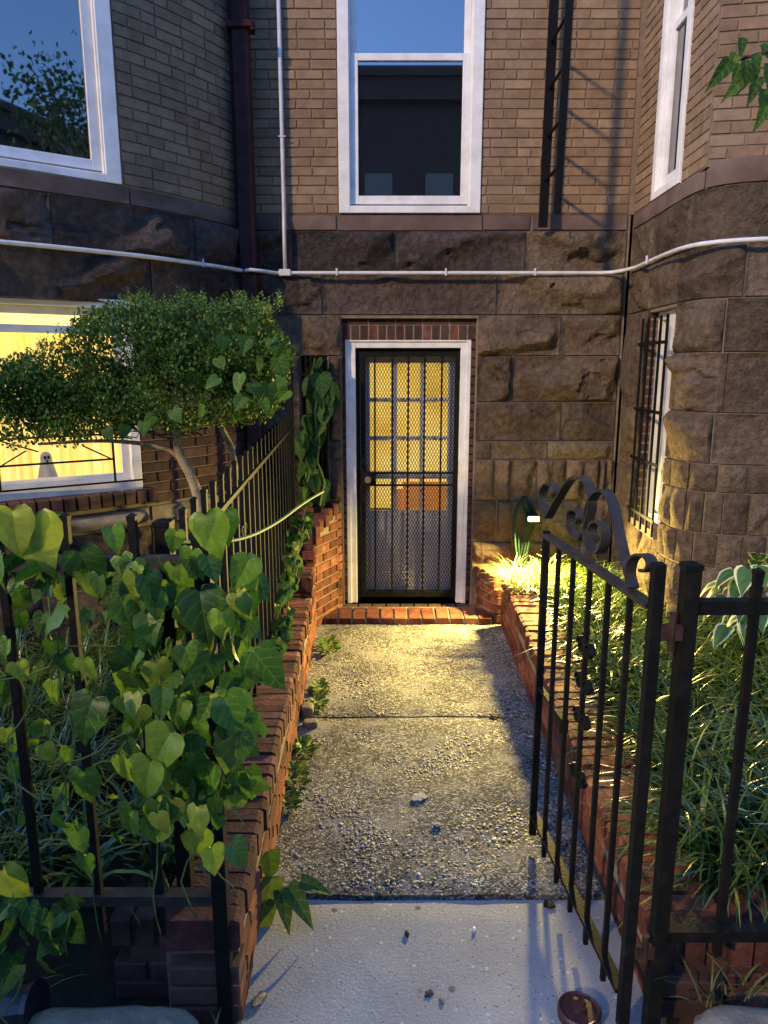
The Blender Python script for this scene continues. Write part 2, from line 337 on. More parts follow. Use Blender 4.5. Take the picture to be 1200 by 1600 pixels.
def stone(pr, s0, s1, z0, z1, parent, mat, amp=.03, res=.0145, name='stone_block', gap=.0055, depth=.05, seed=None, bulge=.02):
    s0 += gap; s1 -= gap; z0 += gap; z1 -= gap
    nx = max(3, int((s1-s0)/res)); nz = max(3, int((z1-z0)/res))
    seed = seed if seed is not None else random.uniform(0, 90); vs = []; fs = []
    w_, h_ = s1-s0, z1-z0; rs = random.Random(seed); H0 = bulge + amp*rs.uniform(.6, 1.5)
    pl = []
    for k in range(int(5 + 7*w_)):
        side = rs.choice('bbtlrb'); x = rs.uniform(0, w_); y = rs.uniform(0, h_); ang = rs.uniform(-.7, .7)
        if side == 'b': px_, py_, nx_, ny_ = x, 0, math.sin(ang), math.cos(ang)
        elif side == 't': px_, py_, nx_, ny_ = x, h_, math.sin(ang), -math.cos(ang)
        elif side == 'l': px_, py_, nx_, ny_ = 0, y, math.cos(ang), math.sin(ang)
        else: px_, py_, nx_, ny_ = w_, y, -math.cos(ang), math.sin(ang)
        pl.append((px_, py_, nx_, ny_, rs.uniform(.15, 1.0)*min(1, amp/.02), rs.uniform(.05, .85)*H0))
    gx, gy = rs.uniform(-.06, .06), rs.uniform(-.22, .14)
    for j in range(nz+1):
        for i in range(nx+1):
            u, v = i/nx, j/nz; X_, Y_ = w_*u, h_*v; q = s0 + X_; z = z0 + Y_
            wx = X_ + .022*noise.noise(Vector((q*11, z*11, seed))); wy = Y_ + .022*noise.noise(Vector((q*11, z*11, seed+5)))
            e = min(X_, w_-X_, Y_, h_-Y_); prof = 1 - math.exp(-e/.014)
            h = H0 + gx*(wx-w_/2)*amp/.03 + gy*(wy-h_/2)*amp/.03
            for (ax, ay, bx, by, sl_, o_) in pl:
                t_ = (wx-ax)*bx + (wy-ay)*by
                f = o_ + sl_*t_
                if f < h: h = f
            h += amp*.8*noise.noise(Vector((q*3.2, z*5.5, seed+3))); h += amp*.34*noise.fractal(Vector((q*6+z*2, z*10, seed)), .75, 2.2, 5); cc = noise.noise(Vector((q*5, z*8, seed+9))); h -= amp*.5 if cc > .32 else 0
            vs.append(pr.w(q, z, max(h*prof, -.01) if e > 0 else 0))
    W = nx+1
    for j in range(nz):
        for i in range(nx): a = j*W+i; fs.append((a, a+1, a+W+1, a+W))
    ring = [i for i in range(W)] + [j*W+nx for j in range(1, nz+1)] + [nz*W+i for i in range(nx-1, -1, -1)] + [j*W for j in range(nz-1, 0, -1)]
    base = len(vs)
    for r in ring:
        i, j = r % W, r // W
        vs.append(pr.w(s0 + (s1-s0)*i/nx, z0 + (z1-z0)*j/nz, -depth))
    for k in range(len(ring)):
        k2 = (k+1) % len(ring); fs.append((ring[k2], ring[k], base+k, base+k2))
    mb = MB(); mb.add(vs, fs); o = mb.build(name, mat, parent)
    o.data.shade_smooth()
    md = o.modifiers.new('e', 'EDGE_SPLIT'); md.split_angle = R(38)
    return o

def brick_mesh(name, mat, seed=0, b=.05):
    """unit brick: x -.5..+.5, z -.5..+.5, face at y=0 looking to -y, worn arrises"""
    rr = random.Random(seed); j = lambda: rr.uniform(-.012, .012)
    f = [(-.5+b*.35+j(), 0, -.5+b+j()), (.5-b*.35+j(), 0, -.5+b+j()), (.5-b*.35+j(), 0, .5-b+j()), (-.5+b*.35+j(), 0, .5-b+j())]
    e = [(-.5, .07, -.5), (.5, .07, -.5), (.5, .07, .5), (-.5, .07, .5)]
    k = [(-.5, 1, -.5), (.5, 1, -.5), (.5, 1, .5), (-.5, 1, .5)]
    me = bpy.data.meshes.new(name)
    fs = [(0,1,2,3)] + [(i, i+4, (i+1)%4+4, (i+1)%4) for i in range(4)] + [(i+4, i+8, (i+1)%4+8, (i+1)%4+4) for i in range(4)] + [(11,10,9,8)]
    me.from_pydata(f+e+k, [], fs); me.materials.append(mat); me.update()
    return me
def basis(n):
    """columns x along the wall, y into the wall, z up for outward normal n (2D)"""
    y = Vector((-n.x, -n.y, 0)).normalized(); z = Vector((0, 0, 1)); x = y.cross(z)
    return Matrix((x, y, z)).transposed()

def lay_bricks(pr, s0, s1, z0, z1, parent, meshes, length, pitch, joint=.009, holes=(), depth=.05, jitter=.0015, name='brick', skip=None):
    k = 0; z = z0
    while z + pitch*.8 <= z1:
        q = s0 - (0 if k % 2 else length*.5) + random.uniform(-.012, .012)
        zm = z + pitch/2
        cuts = [(a, b) for (a, b, c, d) in holes if c < zm < d]
        while q < s1:
            L = length*(.5 if random.random() < .13 else 1)
            a, b = max(q, s0), min(q + L, s1); segs = [(a, b)]
            for (c, d) in cuts:
                ns = []
                for (e, f) in segs:
                    if f <= c or e >= d: ns.append((e, f))
                    else:
                        if e < c: ns.append((e, c))
                        if f > d: ns.append((d, f))
                segs = ns
            for (e, f) in segs:
                w = f - e - joint
                if w < .022: continue
                if skip and skip((e+f)/2, zm): continue
                m_ = (e+f)/2; p, _, n = pr.at(m_)
                n = (pr.at(m_-w/2)[2] + pr.at(m_+w/2)[2]).normalized()
                d = random.uniform(-jitter, jitter)
                B = basis(n) @ Matrix.Rotation(random.uniform(-.006, .006), 3, 'Y')
                place(name, random.choice(meshes), parent, (p.x + n.x*d, p.y + n.y*d, zm), B, (w, depth, pitch-joint))
            q += L
        z += pitch; k += 1

class Frame:
    """straight window or door plane: u along, z up, d outwards"""
    def __init__(s, p0, p1):
        s.o = Vector((p0[0], p0[1], 0)); e = Vector((p1[0]-p0[0], p1[1]-p0[1], 0)); s.L = e.length; s.u = e.normalized(); s.n = Vector((s.u.y, -s.u.x, 0))
    def p(s, u, z, d=0): return s.o + s.u*u + s.n*d + Vector((0, 0, z))
    def box(s, mb, u0, u1, z0, z1, d0, d1):
        vs = [s.p(u, z, d) for z in (z0, z1) for (u, d) in ((u0, d1), (u1, d1), (u1, d0), (u0, d0))]
        return mb.add(vs, [(0,3,2,1),(4,5,6,7),(0,1,5,4),(1,2,6,5),(2,3,7,6),(3,0,4,7)])
    def rect(s, mb, u0, u1, z0, z1, w, d0, d1, wb=None, wt=None):
        wb = wb if wb is not None else w; wt = wt if wt is not None else w
        s.box(mb, u0, u0+w, z0, z1, d0, d1); s.box(mb, u1-w, u1, z0, z1, d0, d1)
        s.box(mb, u0+w, u1-w, z0, z0+wb, d0, d1-.001)
        if wt: s.box(mb, u0+w, u1-w, z1-wt, z1, d0, d1-.001)
        return mb

# ------------------------------------------------------------------ ground
def ground(name, x0, x1, y0, y1, z, mat, t=.02):
    o = MB().box((x0, y0, z-t), (x1, y1, z)).build(name, mat); o['kind'] = 'structure'; return o
ground('street', -60, 60, -60, -4.2, -.14, M['asphalt'])
ground('far_ground', -60, 60, 6, 60, -.14, M['soil'])
ground('sidewalk', -20, 20, -4.2, .0, -.012, M['concrete'], .15)

def lwx(y): return -.406 - (y-1.7)*.0243      # inner face of left planter wall
def rwx(y): return .773 + (y-1.77)*.0245      # inner face of right planter wall
TOPL, TOPR = .33, .30
def path_slab(name, y0, y1, z, mat, t=.12, amp=.0):
    nx, ny = 40, max(6, int((y1-y0)/.03)); V = []; F = []
    for j in range(ny+1):
        y = y0 + (y1-y0)*j/ny
        for i in range(nx+1):
            a, b = lwx(y)-.03, rwx(y)+.03; x = a + (b-a)*i/nx
            e = min(j, ny-j, 3)/3.0
            h = amp*noise.fractal(Vector((x*3, y*3, 4)), 1, 2, 4) - (1-e)*.006
            yy = y + (.006*noise.noise(Vector((x*6, y, 2))) if j in (0, ny) else 0)
            V.append((x, yy, z+h))
    W = nx+1
    for j in range(ny):
        for i in range(nx): a = j*W+i; F.append((a, a+1, a+W+1, a+W))
    n = len(V); a0, b0, a1, b1 = 0, nx, ny*W+nx, ny*W
    V += [(V[i][0], V[i][1], z-t) for i in range(W)]; 
    for i in range(nx): F.append((i+1, i, n+i, n+i+1))
    m2 = len(V); V += [(V[ny*W+i][0], V[ny*W+i][1], z-t) for i in range(W)]
    for i in range(nx): F.append((ny*W+i, ny*W+i+1, m2+i+1, m2+i))
    mb = MB(); mb.add(V, F); o = mb.build(name, mat, smooth=True); o['kind'] = 'structure'
    o.modifiers.new('e', 'EDGE_SPLIT').split_angle = R(40)
    return o
# exposed aggregate: cement matrix
ma, n_, l_, b_ = mat_new('exposed_aggregate')
g_ = n_.new('ShaderNodeNewGeometry')
vo = n_.new('ShaderNodeTexVoronoi'); vo.inputs['Scale'].default_value = 120; l_.new(g_.outputs['Position'], vo.inputs['Vector'])
sx_ = n_.new('ShaderNodeSeparateColor'); l_.new(vo.outputs['Color'], sx_.inputs[0])
r1 = ramp(n_, [(0,(.06,.057,.05)),(.35,(.15,.145,.13)),(.65,(.27,.26,.235)),(.9,(.46,.45,.42)),(1,(.62,.60,.57))]); l_.new(sx_.outputs[0], r1.inputs[0])
r2 = ramp(n_, [(.30,(1,1,1)),(.60,(.55,.53,.50))]); l_.new(vo.outputs['Distance'], r2.inputs[0])
nz_ = noise_tex(n_, l_, g_.outputs['Position'], 2.4, 6, .7); r3 = ramp(n_, [(.32,(.5,.5,.52)),(.6,(1.1,1.08,1.05))]); l_.new(nz_.outputs['Fac'], r3.inputs[0])
c_ = mixc(n_, l_, 1.0, mixc(n_, l_, 1.0, r1.outputs[0], r2.outputs[0], 'MULTIPLY'), r3.outputs[0], 'MULTIPLY')
wn_ = noise_tex(n_, l_, g_.outputs['Position'], 3.6, 7, .68); wr_ = ramp(n_, [(.50,(0,0,0)),(.66,(.8,.8,.8))]); l_.new(wn_.outputs['Fac'], wr_.inputs[0])
fn_ = noise_tex(n_, l_, g_.outputs['Position'], 130, 4, .8); fr_ = ramp(n_, [(.3,(.13,.125,.115)),(.55,(.27,.26,.24)),(.75,(.42,.41,.38))]); l_.new(fn_.outputs['Fac'], fr_.inputs[0])
c_ = mixc(n_, l_, wr_.outputs[0], c_, fr_.outputs[0])
l_.new(c_, b_.inputs['Base Color']); b_.inputs['Roughness'].default_value = .9; b_.inputs['Specular IOR Level'].default_value = .15
bp_ = n_.new('ShaderNodeBump'); bp_.inputs['Strength'].default_value = .4; bp_.inputs['Distance'].default_value = .005; bp_.invert = True
hm_ = n_.new('ShaderNodeMath'); hm_.operation = 'MULTIPLY'; iv_ = n_.new('ShaderNodeMath'); iv_.operation = 'SUBTRACT'; iv_.inputs[0].default_value = 1.15; l_.new(wr_.outputs[0], iv_.inputs[1]); l_.new(iv_.outputs[0], hm_.inputs[0]); l_.new(vo.outputs['Distance'], hm_.inputs[1])
l_.new(hm_.outputs[0], bp_.inputs['Height']); l_.new(bp_.outputs[0], b_.inputs['Normal'])
M['aggregate'] = ma
far = path_slab('rear_path_slab', 3.535, 4.935, .0, M['aggregate'], amp=.006)
mid = path_slab('middle_path_slab', 2.215, 3.52, -.002, M['aggregate'], amp=.008)
mcon = M['concrete']
ft = path_slab('front_path_slab', -.1, 2.20, -.012, M['concrete'], amp=.003)
ground('path_bed', -.55, .95, 2.0, 5.6, -.06, M['soil'])
# pebbles standing proud of the cement
pm, n_, l_, b_ = mat_new('pebble'); at_ = n_.new('ShaderNodeAttribute'); at_.attribute_name = 'rnd'
rp_ = ramp(n_, [(0,(.07,.06,.05)),(.25,(.15,.13,.11)),(.5,(.26,.235,.20)),(.75,(.38,.35,.31)),(.93,(.42,.40,.37)),(1,(.62,.61,.58))]); l_.new(at_.outputs['Fac'], rp_.inputs[0])
l_.new(rp_.outputs[0], b_.inputs['Base Color']); b_.inputs['Roughness'].default_value = .6
OCT = np.array([(1,0,0),(.5,.87,0),(-.5,.87,0),(-1,0,0),(-.5,-.87,0),(.5,-.87,0),(.45,.2,.75),(-.4,.35,.7),(0,-.5,.75)], float)
OF = np.array([(0,1,6),(1,2,7),(1,7,6),(2,3,7),(3,4,7),(4,8,7),(4,5,8),(5,0,8),(0,6,8),(6,7,8)])
def pebbles(n, y0, y1, parent, zt, name, keep=None):
    V = []; F = []; C = []
    for i in range(n):
        y = random.uniform(y0, y1); x = random.uniform(lwx(y)+.0, rwx(y)-.0)
        dens = noise.fractal(Vector((x*3.4, y*3.4, 1)), 1, 2, 3)
        if dens*.8 + random.uniform(-.75, .4) < 0: continue
        s = random.choice((.0025, .0035, .0045, .0055, .007)) * random.uniform(.8, 1.2)
        a = random.uniform(0, 6.28); ca, sa = math.cos(a), math.sin(a); P = OCT * np.array([s*random.uniform(.8, 1.5), s, s*random.uniform(.25, .5)])
        P = np.stack([P[:,0]*ca - P[:,1]*sa + x, P[:,0]*sa + P[:,1]*ca + y, P[:,2] + zt - .0006], 1)
        F.append(OF + len(V)*9); V.append(P); C += [min(1, max(0, random.gauss(.5, .24)))]*9
    o = mesh_np(name, np.concatenate(V), np.concatenate(F), pm, parent, rnd=C, smooth=True)
    return o
pebbles(9000, 3.55, 4.92, far, .0, 'pebbles'); pebbles(12000, 2.24, 3.5, mid, -.002, 'pebbles')

# ------------------------------------------------------------------ centre wall with the door
PC = Profile([(-.97, WY), (1.74, WY)]); SX = lambda x: x + .97
ROW = [zc(v) for v in (335, 360, 428, 492, 556, 628, 689, 718, 782, 846, 886)] + [.0]
cw = thing('entrance_wall', 'recessed brick and brownstone wall holding the barred basement door', 'wall', (.2, WY, 0))
DL, DR, DT = xc(535, 700), xc(741, 700), zc(497)
# windows and door openings in s, z
WL, WR, WB = xc(530, 330), xc(750, 330), zc(333)
BL, BR_, BB, BT = xc(470, 650), xc(512, 650), zc(775), zc(556)
back = MB()
def wallslab(mb, pr, s0, s1, z0, z1, holes, d0, d1):
    zs = sorted({z0, z1, *[h[2] for h in holes], *[h[3] for h in holes]}); zs = [z for z in zs if z0 <= z <= z1]
    for a, b in zip(zs[:-1], zs[1:]):
        q = s0
        for h in sorted(h for h in holes if h[2] < (a+b)/2 < h[3]):
            if h[0] > q: slab(mb, pr, q, h[0], a, b, d0, d1)
            q = h[1]
        if q < s1: slab(mb, pr, q, s1, a, b, d0, d1)
ZT = 4.6
holes_c = [(SX(DL), SX(DR), 0, DT), (SX(WL), SX(WR), WB, ZT+1), (SX(BL), SX(BR_), BB, BT)]
wallslab(back, PC, 0, PC.L, ROW[0], ZT, holes_c, -.26, -.006)
back.build('wall_backing', M['mortar'], cw)
back = MB(); wallslab(back, PC, 0, PC.L, 0, ROW[0], holes_c, -.26, -.012); back.build('wall_core', M['brownmortar'], cw)
MB().box((1.722, 5.262, 0), (2.1, 5.7, ZT)).build('corner_core', M['brownmortar'], cw)
MB().box((-1.3, 5.27, 0), (-.962, 5.7, ZT)).build('corner_core', M['brownmortar'], cw)
TB = [brick_mesh('tan_brick', M['tan'], i) for i in range(6)]
RB = [brick_mesh('red_brick', M['red'], i, .09) for i in range(6)]
RC = [brick_mesh('worn_brick', M['redcap'], i, .10) for i in range(6)]
DB = [brick_mesh('dark_brick', M['darkbrick'], i, .08) for i in range(6)]
lay_bricks(PC, SX(-.955), SX(1.70), ROW[0]+.004, ZT-.2, cw, TB, .186, .0605, .008, [(SX(WL)-.004, SX(WR)+.004, 0, 9)])
# smooth sill band
for a, b in ((-.95, -.735), (-.73, WL-.02), (WR+.02, 1.02), (1.03, 1.70)):
    stone(PC, SX(a), SX(b), ROW[1], ROW[0], cw, M['sill'], amp=.004, res=.03, name='band_stone', bulge=.02)
stone(PC, SX(WL-.02), SX(WR+.02), ROW[1]-.004, WB-.002 if WB < ROW[0] else ROW[0], cw, M['sill'], amp=.003, res=.03, name='window_sill_stone', bulge=.035)
def course(r0, r1, xs, mat='brown', amp=.03, **k):
    for a, b in zip(xs[:-1], xs[1:]): stone(PC, SX(a), SX(b), ROW[r1], ROW[r0], cw, M[mat], amp, **k)
X = lambda px, py=500: xc(px, py)
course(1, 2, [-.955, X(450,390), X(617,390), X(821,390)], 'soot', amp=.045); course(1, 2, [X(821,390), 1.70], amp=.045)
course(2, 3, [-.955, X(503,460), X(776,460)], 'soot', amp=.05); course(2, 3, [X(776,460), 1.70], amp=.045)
course(3, 4, [-.955, X(470,520), DL-.003], amp=.018)
course(3, 4, [DR+.003, X(876,520), 1.70], amp=.03)
course(4, 5, [DR+.003, X(800,590), 1.70], amp=.05)
course(5, 6, [DR+.003, X(876,660), 1.70], amp=.03)
course(6, 7, [DR+.003, X(766,700), X(855,700), 1.70], amp=.015)
course(7, 8, [DR+.003, X(772,750), X(798,750), X(838,750), X(862,750), X(884,750), X(912,750), X(936,750), 1.66, 1.71], amp=.02)
course(8, 9, [DR+.003, X(776,810), X(800,810), X(848,810), X(905,810), X(950,810), 1.71], amp=.015)
course(9, 10, [DR+.003, X(800,860), X(905,860), 1.71], amp=.015)
course(10, 11, [DR+.003, 1.1, 1.71], amp=.02)
for r in range(4, 11):            # pier left of the door and the wall behind the fence
    course(r, r+1, [X(513,600), DL-.003], amp=.015)
for r in range(4, 11):
    if r < 4 or ROW[r] < BB + .02: course(r, r+1, [-.955, X(470,600), X(512,600)], amp=.015)
    else: course(r, r+1, [-.955, BL-.003], amp=.015)
# brick lintel over the door
lp = Profile([(DL, WY+.05), (DR, WY+.05)])
zl0, zl1 = atY(600, 530, WY+.05).z, atY(600, 500, WY+.05).z
nb = 15
for i in range(nb):
    w = lp.L/nb; p, _, n = lp.at((i+.5)*w)
    place('lintel_brick', random.choice(DB if i % 3 else RC), cw, (p.x, p.y, zl0+.048), basis(n), (w-.012, .05, .10))
zl = zl0+.10
for i in range(5):
    w = lp.L/5; p, _, n = lp.at((i+.5)*w); place('lintel_brick', random.choice(DB), cw, (p.x, p.y, zl+.03), basis(n), (w-.008, .05, .055))
MB().box((DL, WY+.054, zl0), (DR, WY+.2, DT+.1)).build('lintel_mortar', M['redmortar'], cw)
# door casing
CY = WY+.07; cl, cr = xc(544, 740, CY), xc(729, 740, CY); ct = atY(600, 530, CY).z
cf = Frame((cl, CY), (cr, CY))
mb = MB(); cf.rect(mb, 0, cf.L, .03, ct, .062, -.10, .0, wb=0); cas = mb.build('door_casing', M['white'], cw, bevel=.004)
mb = MB(); cf.rect(mb, -.012, cf.L+.012, .03, ct+.012, .03, -.02, .012, wb=0); mb.build('casing_bead', M['white'], cas, bevel=.003)
# red brick reveals between stone and casing
for side, x0, x1 in ((0, DL, cl-.014), (1, cr+.014, DR)):
    z = .05
    while z < zl0 - .03:
        p = ((x0+x1)/2, CY-.02+random.uniform(-.002, .002), z+.03)
        place('reveal_brick', random.choice(DB), cw, p, basis(Vector((0, -1))), (max(.02, x1-x0), .1, .056)); z += .064
# transom strip with indoor yellow light put into its colour, above the security door
SY = WY+.11
mb = MB(); cf.box(mb, .062, cf.L-.062, ct-.125, ct-.062, -.14, -.06); mb.build('transom_board', M['yellowlit'], cw, bevel=.004)
# security door
sl, sr = xc(557, 740, SY), xc(722, 740, SY); sb, st = .045, atY(600, 547, SY).z
sf = Frame((sl, SY), (sr, SY)); SW = sf.L
sdoor = part_empty('security_door', cw, ((sl+sr)/2, SY, sb)); sdoor['label'] = 'black iron security door with bars and diamond mesh'
mb = MB(); sf.rect(mb, 0, SW, sb, st+.02, .028, -.045, .0, wb=.0); mb.build('door_frame', M['iron'], sdoor, bevel=.002)
ll, lr = .034, SW-.034
mb = MB(); sf.rect(mb, ll, lr, sb+.02, st-.012, .034, -.03, .006, wb=.05, wt=.034); mb.build('leaf_frame', M['iron'], sdoor, bevel=.003)
for px in (586, 613, 637, 662, 688):
    u = xc(px, 740, SY) - sl
    mb = MB(); sf.box(mb, u-.0065, u+.0065, sb+.06, st-.04, -.006, .008); mb.build('vertical_bar', M['iron'], sdoor)
for py in (739, 758):
    z = atY(600, py, SY).z
    mb = MB(); sf.box(mb, ll+.03, lr-.03, z-.007, z+.007, -.007, .010); mb.build('cross_bar', M['iron'], sdoor)
zk = atY(600, 748, SY).z
mb = MB(); sf.box(mb, ll-.004, ll+.115, zk-.05, zk+.05, -.03, .014); lock = mb.build('lock_box', M['iron'], sdoor, bevel=.003)
mb = MB(); c = sf.p(ll+.055, zk, .014); mb.tube([c, c+Vector((0,-.02,0))], .012, 12); mb.tube([c+Vector((0,-.02,0)), c+Vector((0,-.03,0)), c+Vector((0,-.05,0)), c+Vector((0,-.056,0))], .024, 16); mb.build('knob', M['stone_grey'], lock, smooth=False)
for zz in (.35, 1.1, 1.8):
    mb = MB(); c = sf.p(lr+.004, zz, .006); mb.tube([c-Vector((0,0,.05)), c+Vector((0,0,.05))], .009, 8); mb.build('hinge', M['iron'], sdoor)
# expanded diamond mesh: real zig-zag strands
mu0, mu1, mz0, mz1 = ll+.034, lr-.034, sb+.07, st-.046
cwid = (mu1-mu0)/30; rows = int((mz1-mz0)/.044); rh = (mz1-mz0)/rows
V = []; F = []
for c in range(31):
    for sgn in (-1, 1):
        x0 = mu0 + c*cwid; pts = []
        for r in range(rows*2+1):
            off = (cwid/2*sgn if r % 2 else 0)*.93; u = x0+off
            if u < mu0-.001 or u > mu1+.001: u = min(max(u, mu0), mu1)
            pts.append((u, mz0 + r*rh/2))
        b = len(V)*1
        for (u, z) in pts:
            for (du, dd) in ((-.0022, -.010), (.0022, -.010), (.0022, -.0060), (-.0022, -.0060)): V.append(tuple(sf.p(u+du, z, dd)))
        for i in range(len(pts)-1):
            for j in range(4): F.append((b+i*4+j, b+i*4+(j+1)%4, b+(i+1)*4+(j+1)%4, b+(i+1)*4+j))
o = mesh_np('diamond_mesh', V, F, M['mesh'], sdoor, kind='stuff')
# inner door with twelve lights
IY = WY+.19; il, ir = xc(557, 740, IY), xc(722, 740, IY); idf = Frame((il, IY), (ir, IY)); it = atY(600, 549, IY).z
idoor = part_empty('inner_door', cw, ((il+ir)/2, IY, .05)); idoor['label'] = 'pale grey door with twelve small lit panes'
cols = [(578, 611), (620, 656), (663, 699)]; rws = [(567, 622), (628, 682), (688, 737), (748, 798)]
cu = [(xc(a, 700, IY)-il, xc(b, 700, IY)-il) for a, b in cols]; rz = [(atY(600, b, IY).z, atY(600, a, IY).z) for a, b in rws]
mb = MB()
us = [0] + [v for c in cu for v in c] + [idf.L]
for i in range(0, len(us), 2): idf.box(mb, us[i], us[i+1], rz[3][0], it, -.04, 0)
zz = [it] + [v for r in rz for v in (r[1], r[0])]
for a, b in cu:
    for i in range(0, 8, 2): idf.box(mb, a, b, zz[i+1], zz[i], -.04, -.001)
idf.box(mb, 0, idf.L, .05, rz[3][0], -.04, 0)
mb.build('door_leaf', M['pale_door'], idoor)
for (a, b) in ((cu[0][0], (cu[0][1]+cu[1][1])/2-.03), ((cu[1][0]+cu[1][1])/2+.03, cu[2][1])):
    mb = MB(); idf.rect(mb, a, b, .22, rz[3][0]-.16, .018, 0, .008); idf.box(mb, a+.05, b-.05, .27, rz[3][0]-.21, 0, .006); mb.build('raised_panel', M['pale_door'], idoor, bevel=.002)
for ri, (z0, z1) in enumerate(rz):
    for ci, (a, b) in enumerate(cu):
        mb = MB(); idf.box(mb, a, b, z0, z1, -.024, -.020); mb.build('pane', M['clear'], idoor)
mb = MB(); idf.box(mb, -.05, idf.L+.05, .7, it+.05, -.35, -.33); mb.build('lit_hallway', M['doorlight'], cw)
mb = MB(); idf.box(mb, cu[1][0]+.055, cu[2][1]+.04, rz[3][0]-.05, rz[3][1]-.07, -.30, -.29); idf.box(mb, cu[1][0]+.0, cu[1][0]+.06, rz[3][0]-.05, rz[3][1]-.13, -.30, -.29); mb.build('orange_chair_back', M['orange'], cw)
mb = MB(); mb.box((il-.2, IY+.04, 0), (il-.04, IY+.6, 2.6)); mb.box((ir+.04, IY+.04, 0), (ir+.2, IY+.6, 2.6)); mb.box((il-.2, IY+.36, 0), (ir+.2, IY+.6, 2.6)); mb.build('hall_wall', M['mortar'], cw)
# threshold bricks (dark) and the bright brick step
n = 9
for i in range(n):
    w = (DR-DL)/n; x = DL + (i+.5)*w
    place('threshold_brick', random.choice(DB), cw, (x, 5.22, .0), Matrix.Identity(3), (w-.012, .26, .05))
step = thing('brick_step', 'lit row of red brick headers forming the low step before the door', 'step', (.18, 5.08, 0))
x0, x1 = -.44, .79; n = 12
for i in range(n):
    w = (x1-x0)/n
    B = Matrix.Rotation(random.uniform(-.02, .02), 3, 'Z')
    place('brick', random.choice(RB), step, (x0 + (i+.5)*w, 4.935+random.uniform(-.004, .004), .008+random.uniform(-.002, .002)), B, (w-.016, .225, .08))
MB().box((x0, 4.945, -.05), (x1, 5.2, .038)).build('mortar_bed', M['redmortar'], step)

# double-hung windows
def sash_window(fr, z0, z1, parent, zmeet, cas=.05, sash=.05, name='window', up=True, panemat='glass', dback=-.09):
    w = part_empty(name, parent, fr.p(fr.L/2, z0, 0))
    mb = MB(); fr.rect(mb, 0, fr.L, z0, z1, cas, dback, .012, wb=.045, wt=.05)
    fr.rect(mb, cas*.5, fr.L-cas*.5, z0+.02, z1-.02, cas*.5+.01, dback, -.002, wb=.03)
    mb.build('frame', M['white'], w, bevel=.003)
    mb = MB(); fr.rect(mb, cas+.01, fr.L-cas-.01, z0+.065, zmeet+.02, sash, -.06, -.028, wb=.055, wt=.045); mb.build('lower_sash', M['white'], w, bevel=.003)
    a, b = cas+.01+sash*.6, fr.L-cas-.01-sash*.6
    mb = MB(); fr.box(mb, a, b, z0+.10, zmeet-.01, -.050, -.046); mb.build('pane', M[panemat], w)
    if up:
        mb = MB(); fr.rect(mb, cas+.01, fr.L-cas-.01, zmeet-.03, z1-.05, sash*.85, -.085, -.061, wb=.04); mb.build('upper_sash', M['white'], w, bevel=.003)
        mb = MB(); fr.box(mb, a, b, zmeet, z1-.08, -.075, -.071); mb.build('pane', M[panemat], w)
    return w
fw = Frame((WL, WY), (WR, WY))
sash_window(fw, WB, ZT, cw, atY(600, 90, WY+.05).z, cas=.075, sash=.05)
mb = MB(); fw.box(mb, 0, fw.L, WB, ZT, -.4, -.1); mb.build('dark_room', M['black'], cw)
# barred side light left of the door
mb = MB(); mb.box((BL, WY+.12, BB), (BR_, WY+.14, BT)); mb.build('pane', M['glass'], cw)
bars = part_empty('window_grille', cw, ((BL+BR_)/2, WY-.02, BB)); bars['label'] = 'tall narrow black window grille'
for i in range(6):
    x = BL+.012 + (BR_-BL-.024)*i/5
    MB().bar((x, WY-.03, BB), (x, WY-.03, BT+.0), .011).build('bar', M['iron'], bars)
for z in (BB+.05, (BB+BT)/2, BT-.13): MB().bar((BL-.0, WY-.03, z), (BR_, WY-.03, z), .018, .008, side=(0,0,1)).build('cross_bar', M['iron'], bars)

# ------------------------------------------------------------------ left bow-front bay
PL = Profile([(-3.2, 3.45), (-2.55, 3.72), (-2.05, 3.98), (-1.56, 4.40), (-1.40, 4.57), (-1.22, 4.80), (-1.06, 5.04), (-.955, 5.26)], 2)
lb = thing('bow_front_bay', 'curved bay with a large upper window and a lit basement window', 'house bay', (-2, 4.4, 0))
sW1 = PL.nearest(-1.53, 4.43); sW0 = sW1 - 1.15
lz0, lz1 = 2.885, ZT                                   # upper window
kz0, kz1 = 1.09, 2.235                                   # basement window
holes_l = [(sW0, sW1, lz0, 9), (sW0-.25, sW1+.0, kz0, kz1)]
mb = MB(); wallslab(mb, PL, 0, PL.L-.03, ROW[0]-.03, ZT, holes_l, -.25, -.006); mb.build('wall_backing', M['mortar'], lb)
mb = MB(); wallslab(mb, PL, 0, PL.L-.03, 0, ROW[0]-.03, holes_l, -.25, -.012); mb.build('wall_core', M['brownmortar'], lb)
lay_bricks(PL, sW1+.006, PL.L-.02, ROW[0]+.004, ZT-.2, lb, TB, .186, .0605, .008, [])
lay_bricks(PL, 0.2, sW0-.006, ROW[0]+.004, ZT-.2, lb, TB, .186, .0605, .008, [])
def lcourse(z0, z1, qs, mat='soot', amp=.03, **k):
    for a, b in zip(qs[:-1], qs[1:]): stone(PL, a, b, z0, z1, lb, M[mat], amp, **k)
sj = lambda px, py, z: PL.nearest(*atZ_or(px, py, z))
def atZ_or(px, py, z):
    p = atZ(px, py, z); return p.x, p.y
E = PL.L-.02
jb = sj(217, 300, ROW[0]-.05)
lcourse(ROW[1], ROW[0]-.004, [.4, sW0-.05, jb, E], 'sill', .004, res=.03, bulge=.03, name='band_stone')
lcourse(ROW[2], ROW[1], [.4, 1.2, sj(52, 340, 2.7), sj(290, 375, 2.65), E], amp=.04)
lcourse(ROW[3], ROW[2], [.4, 1.2, sj(248, 440, 2.35), E], amp=.035)
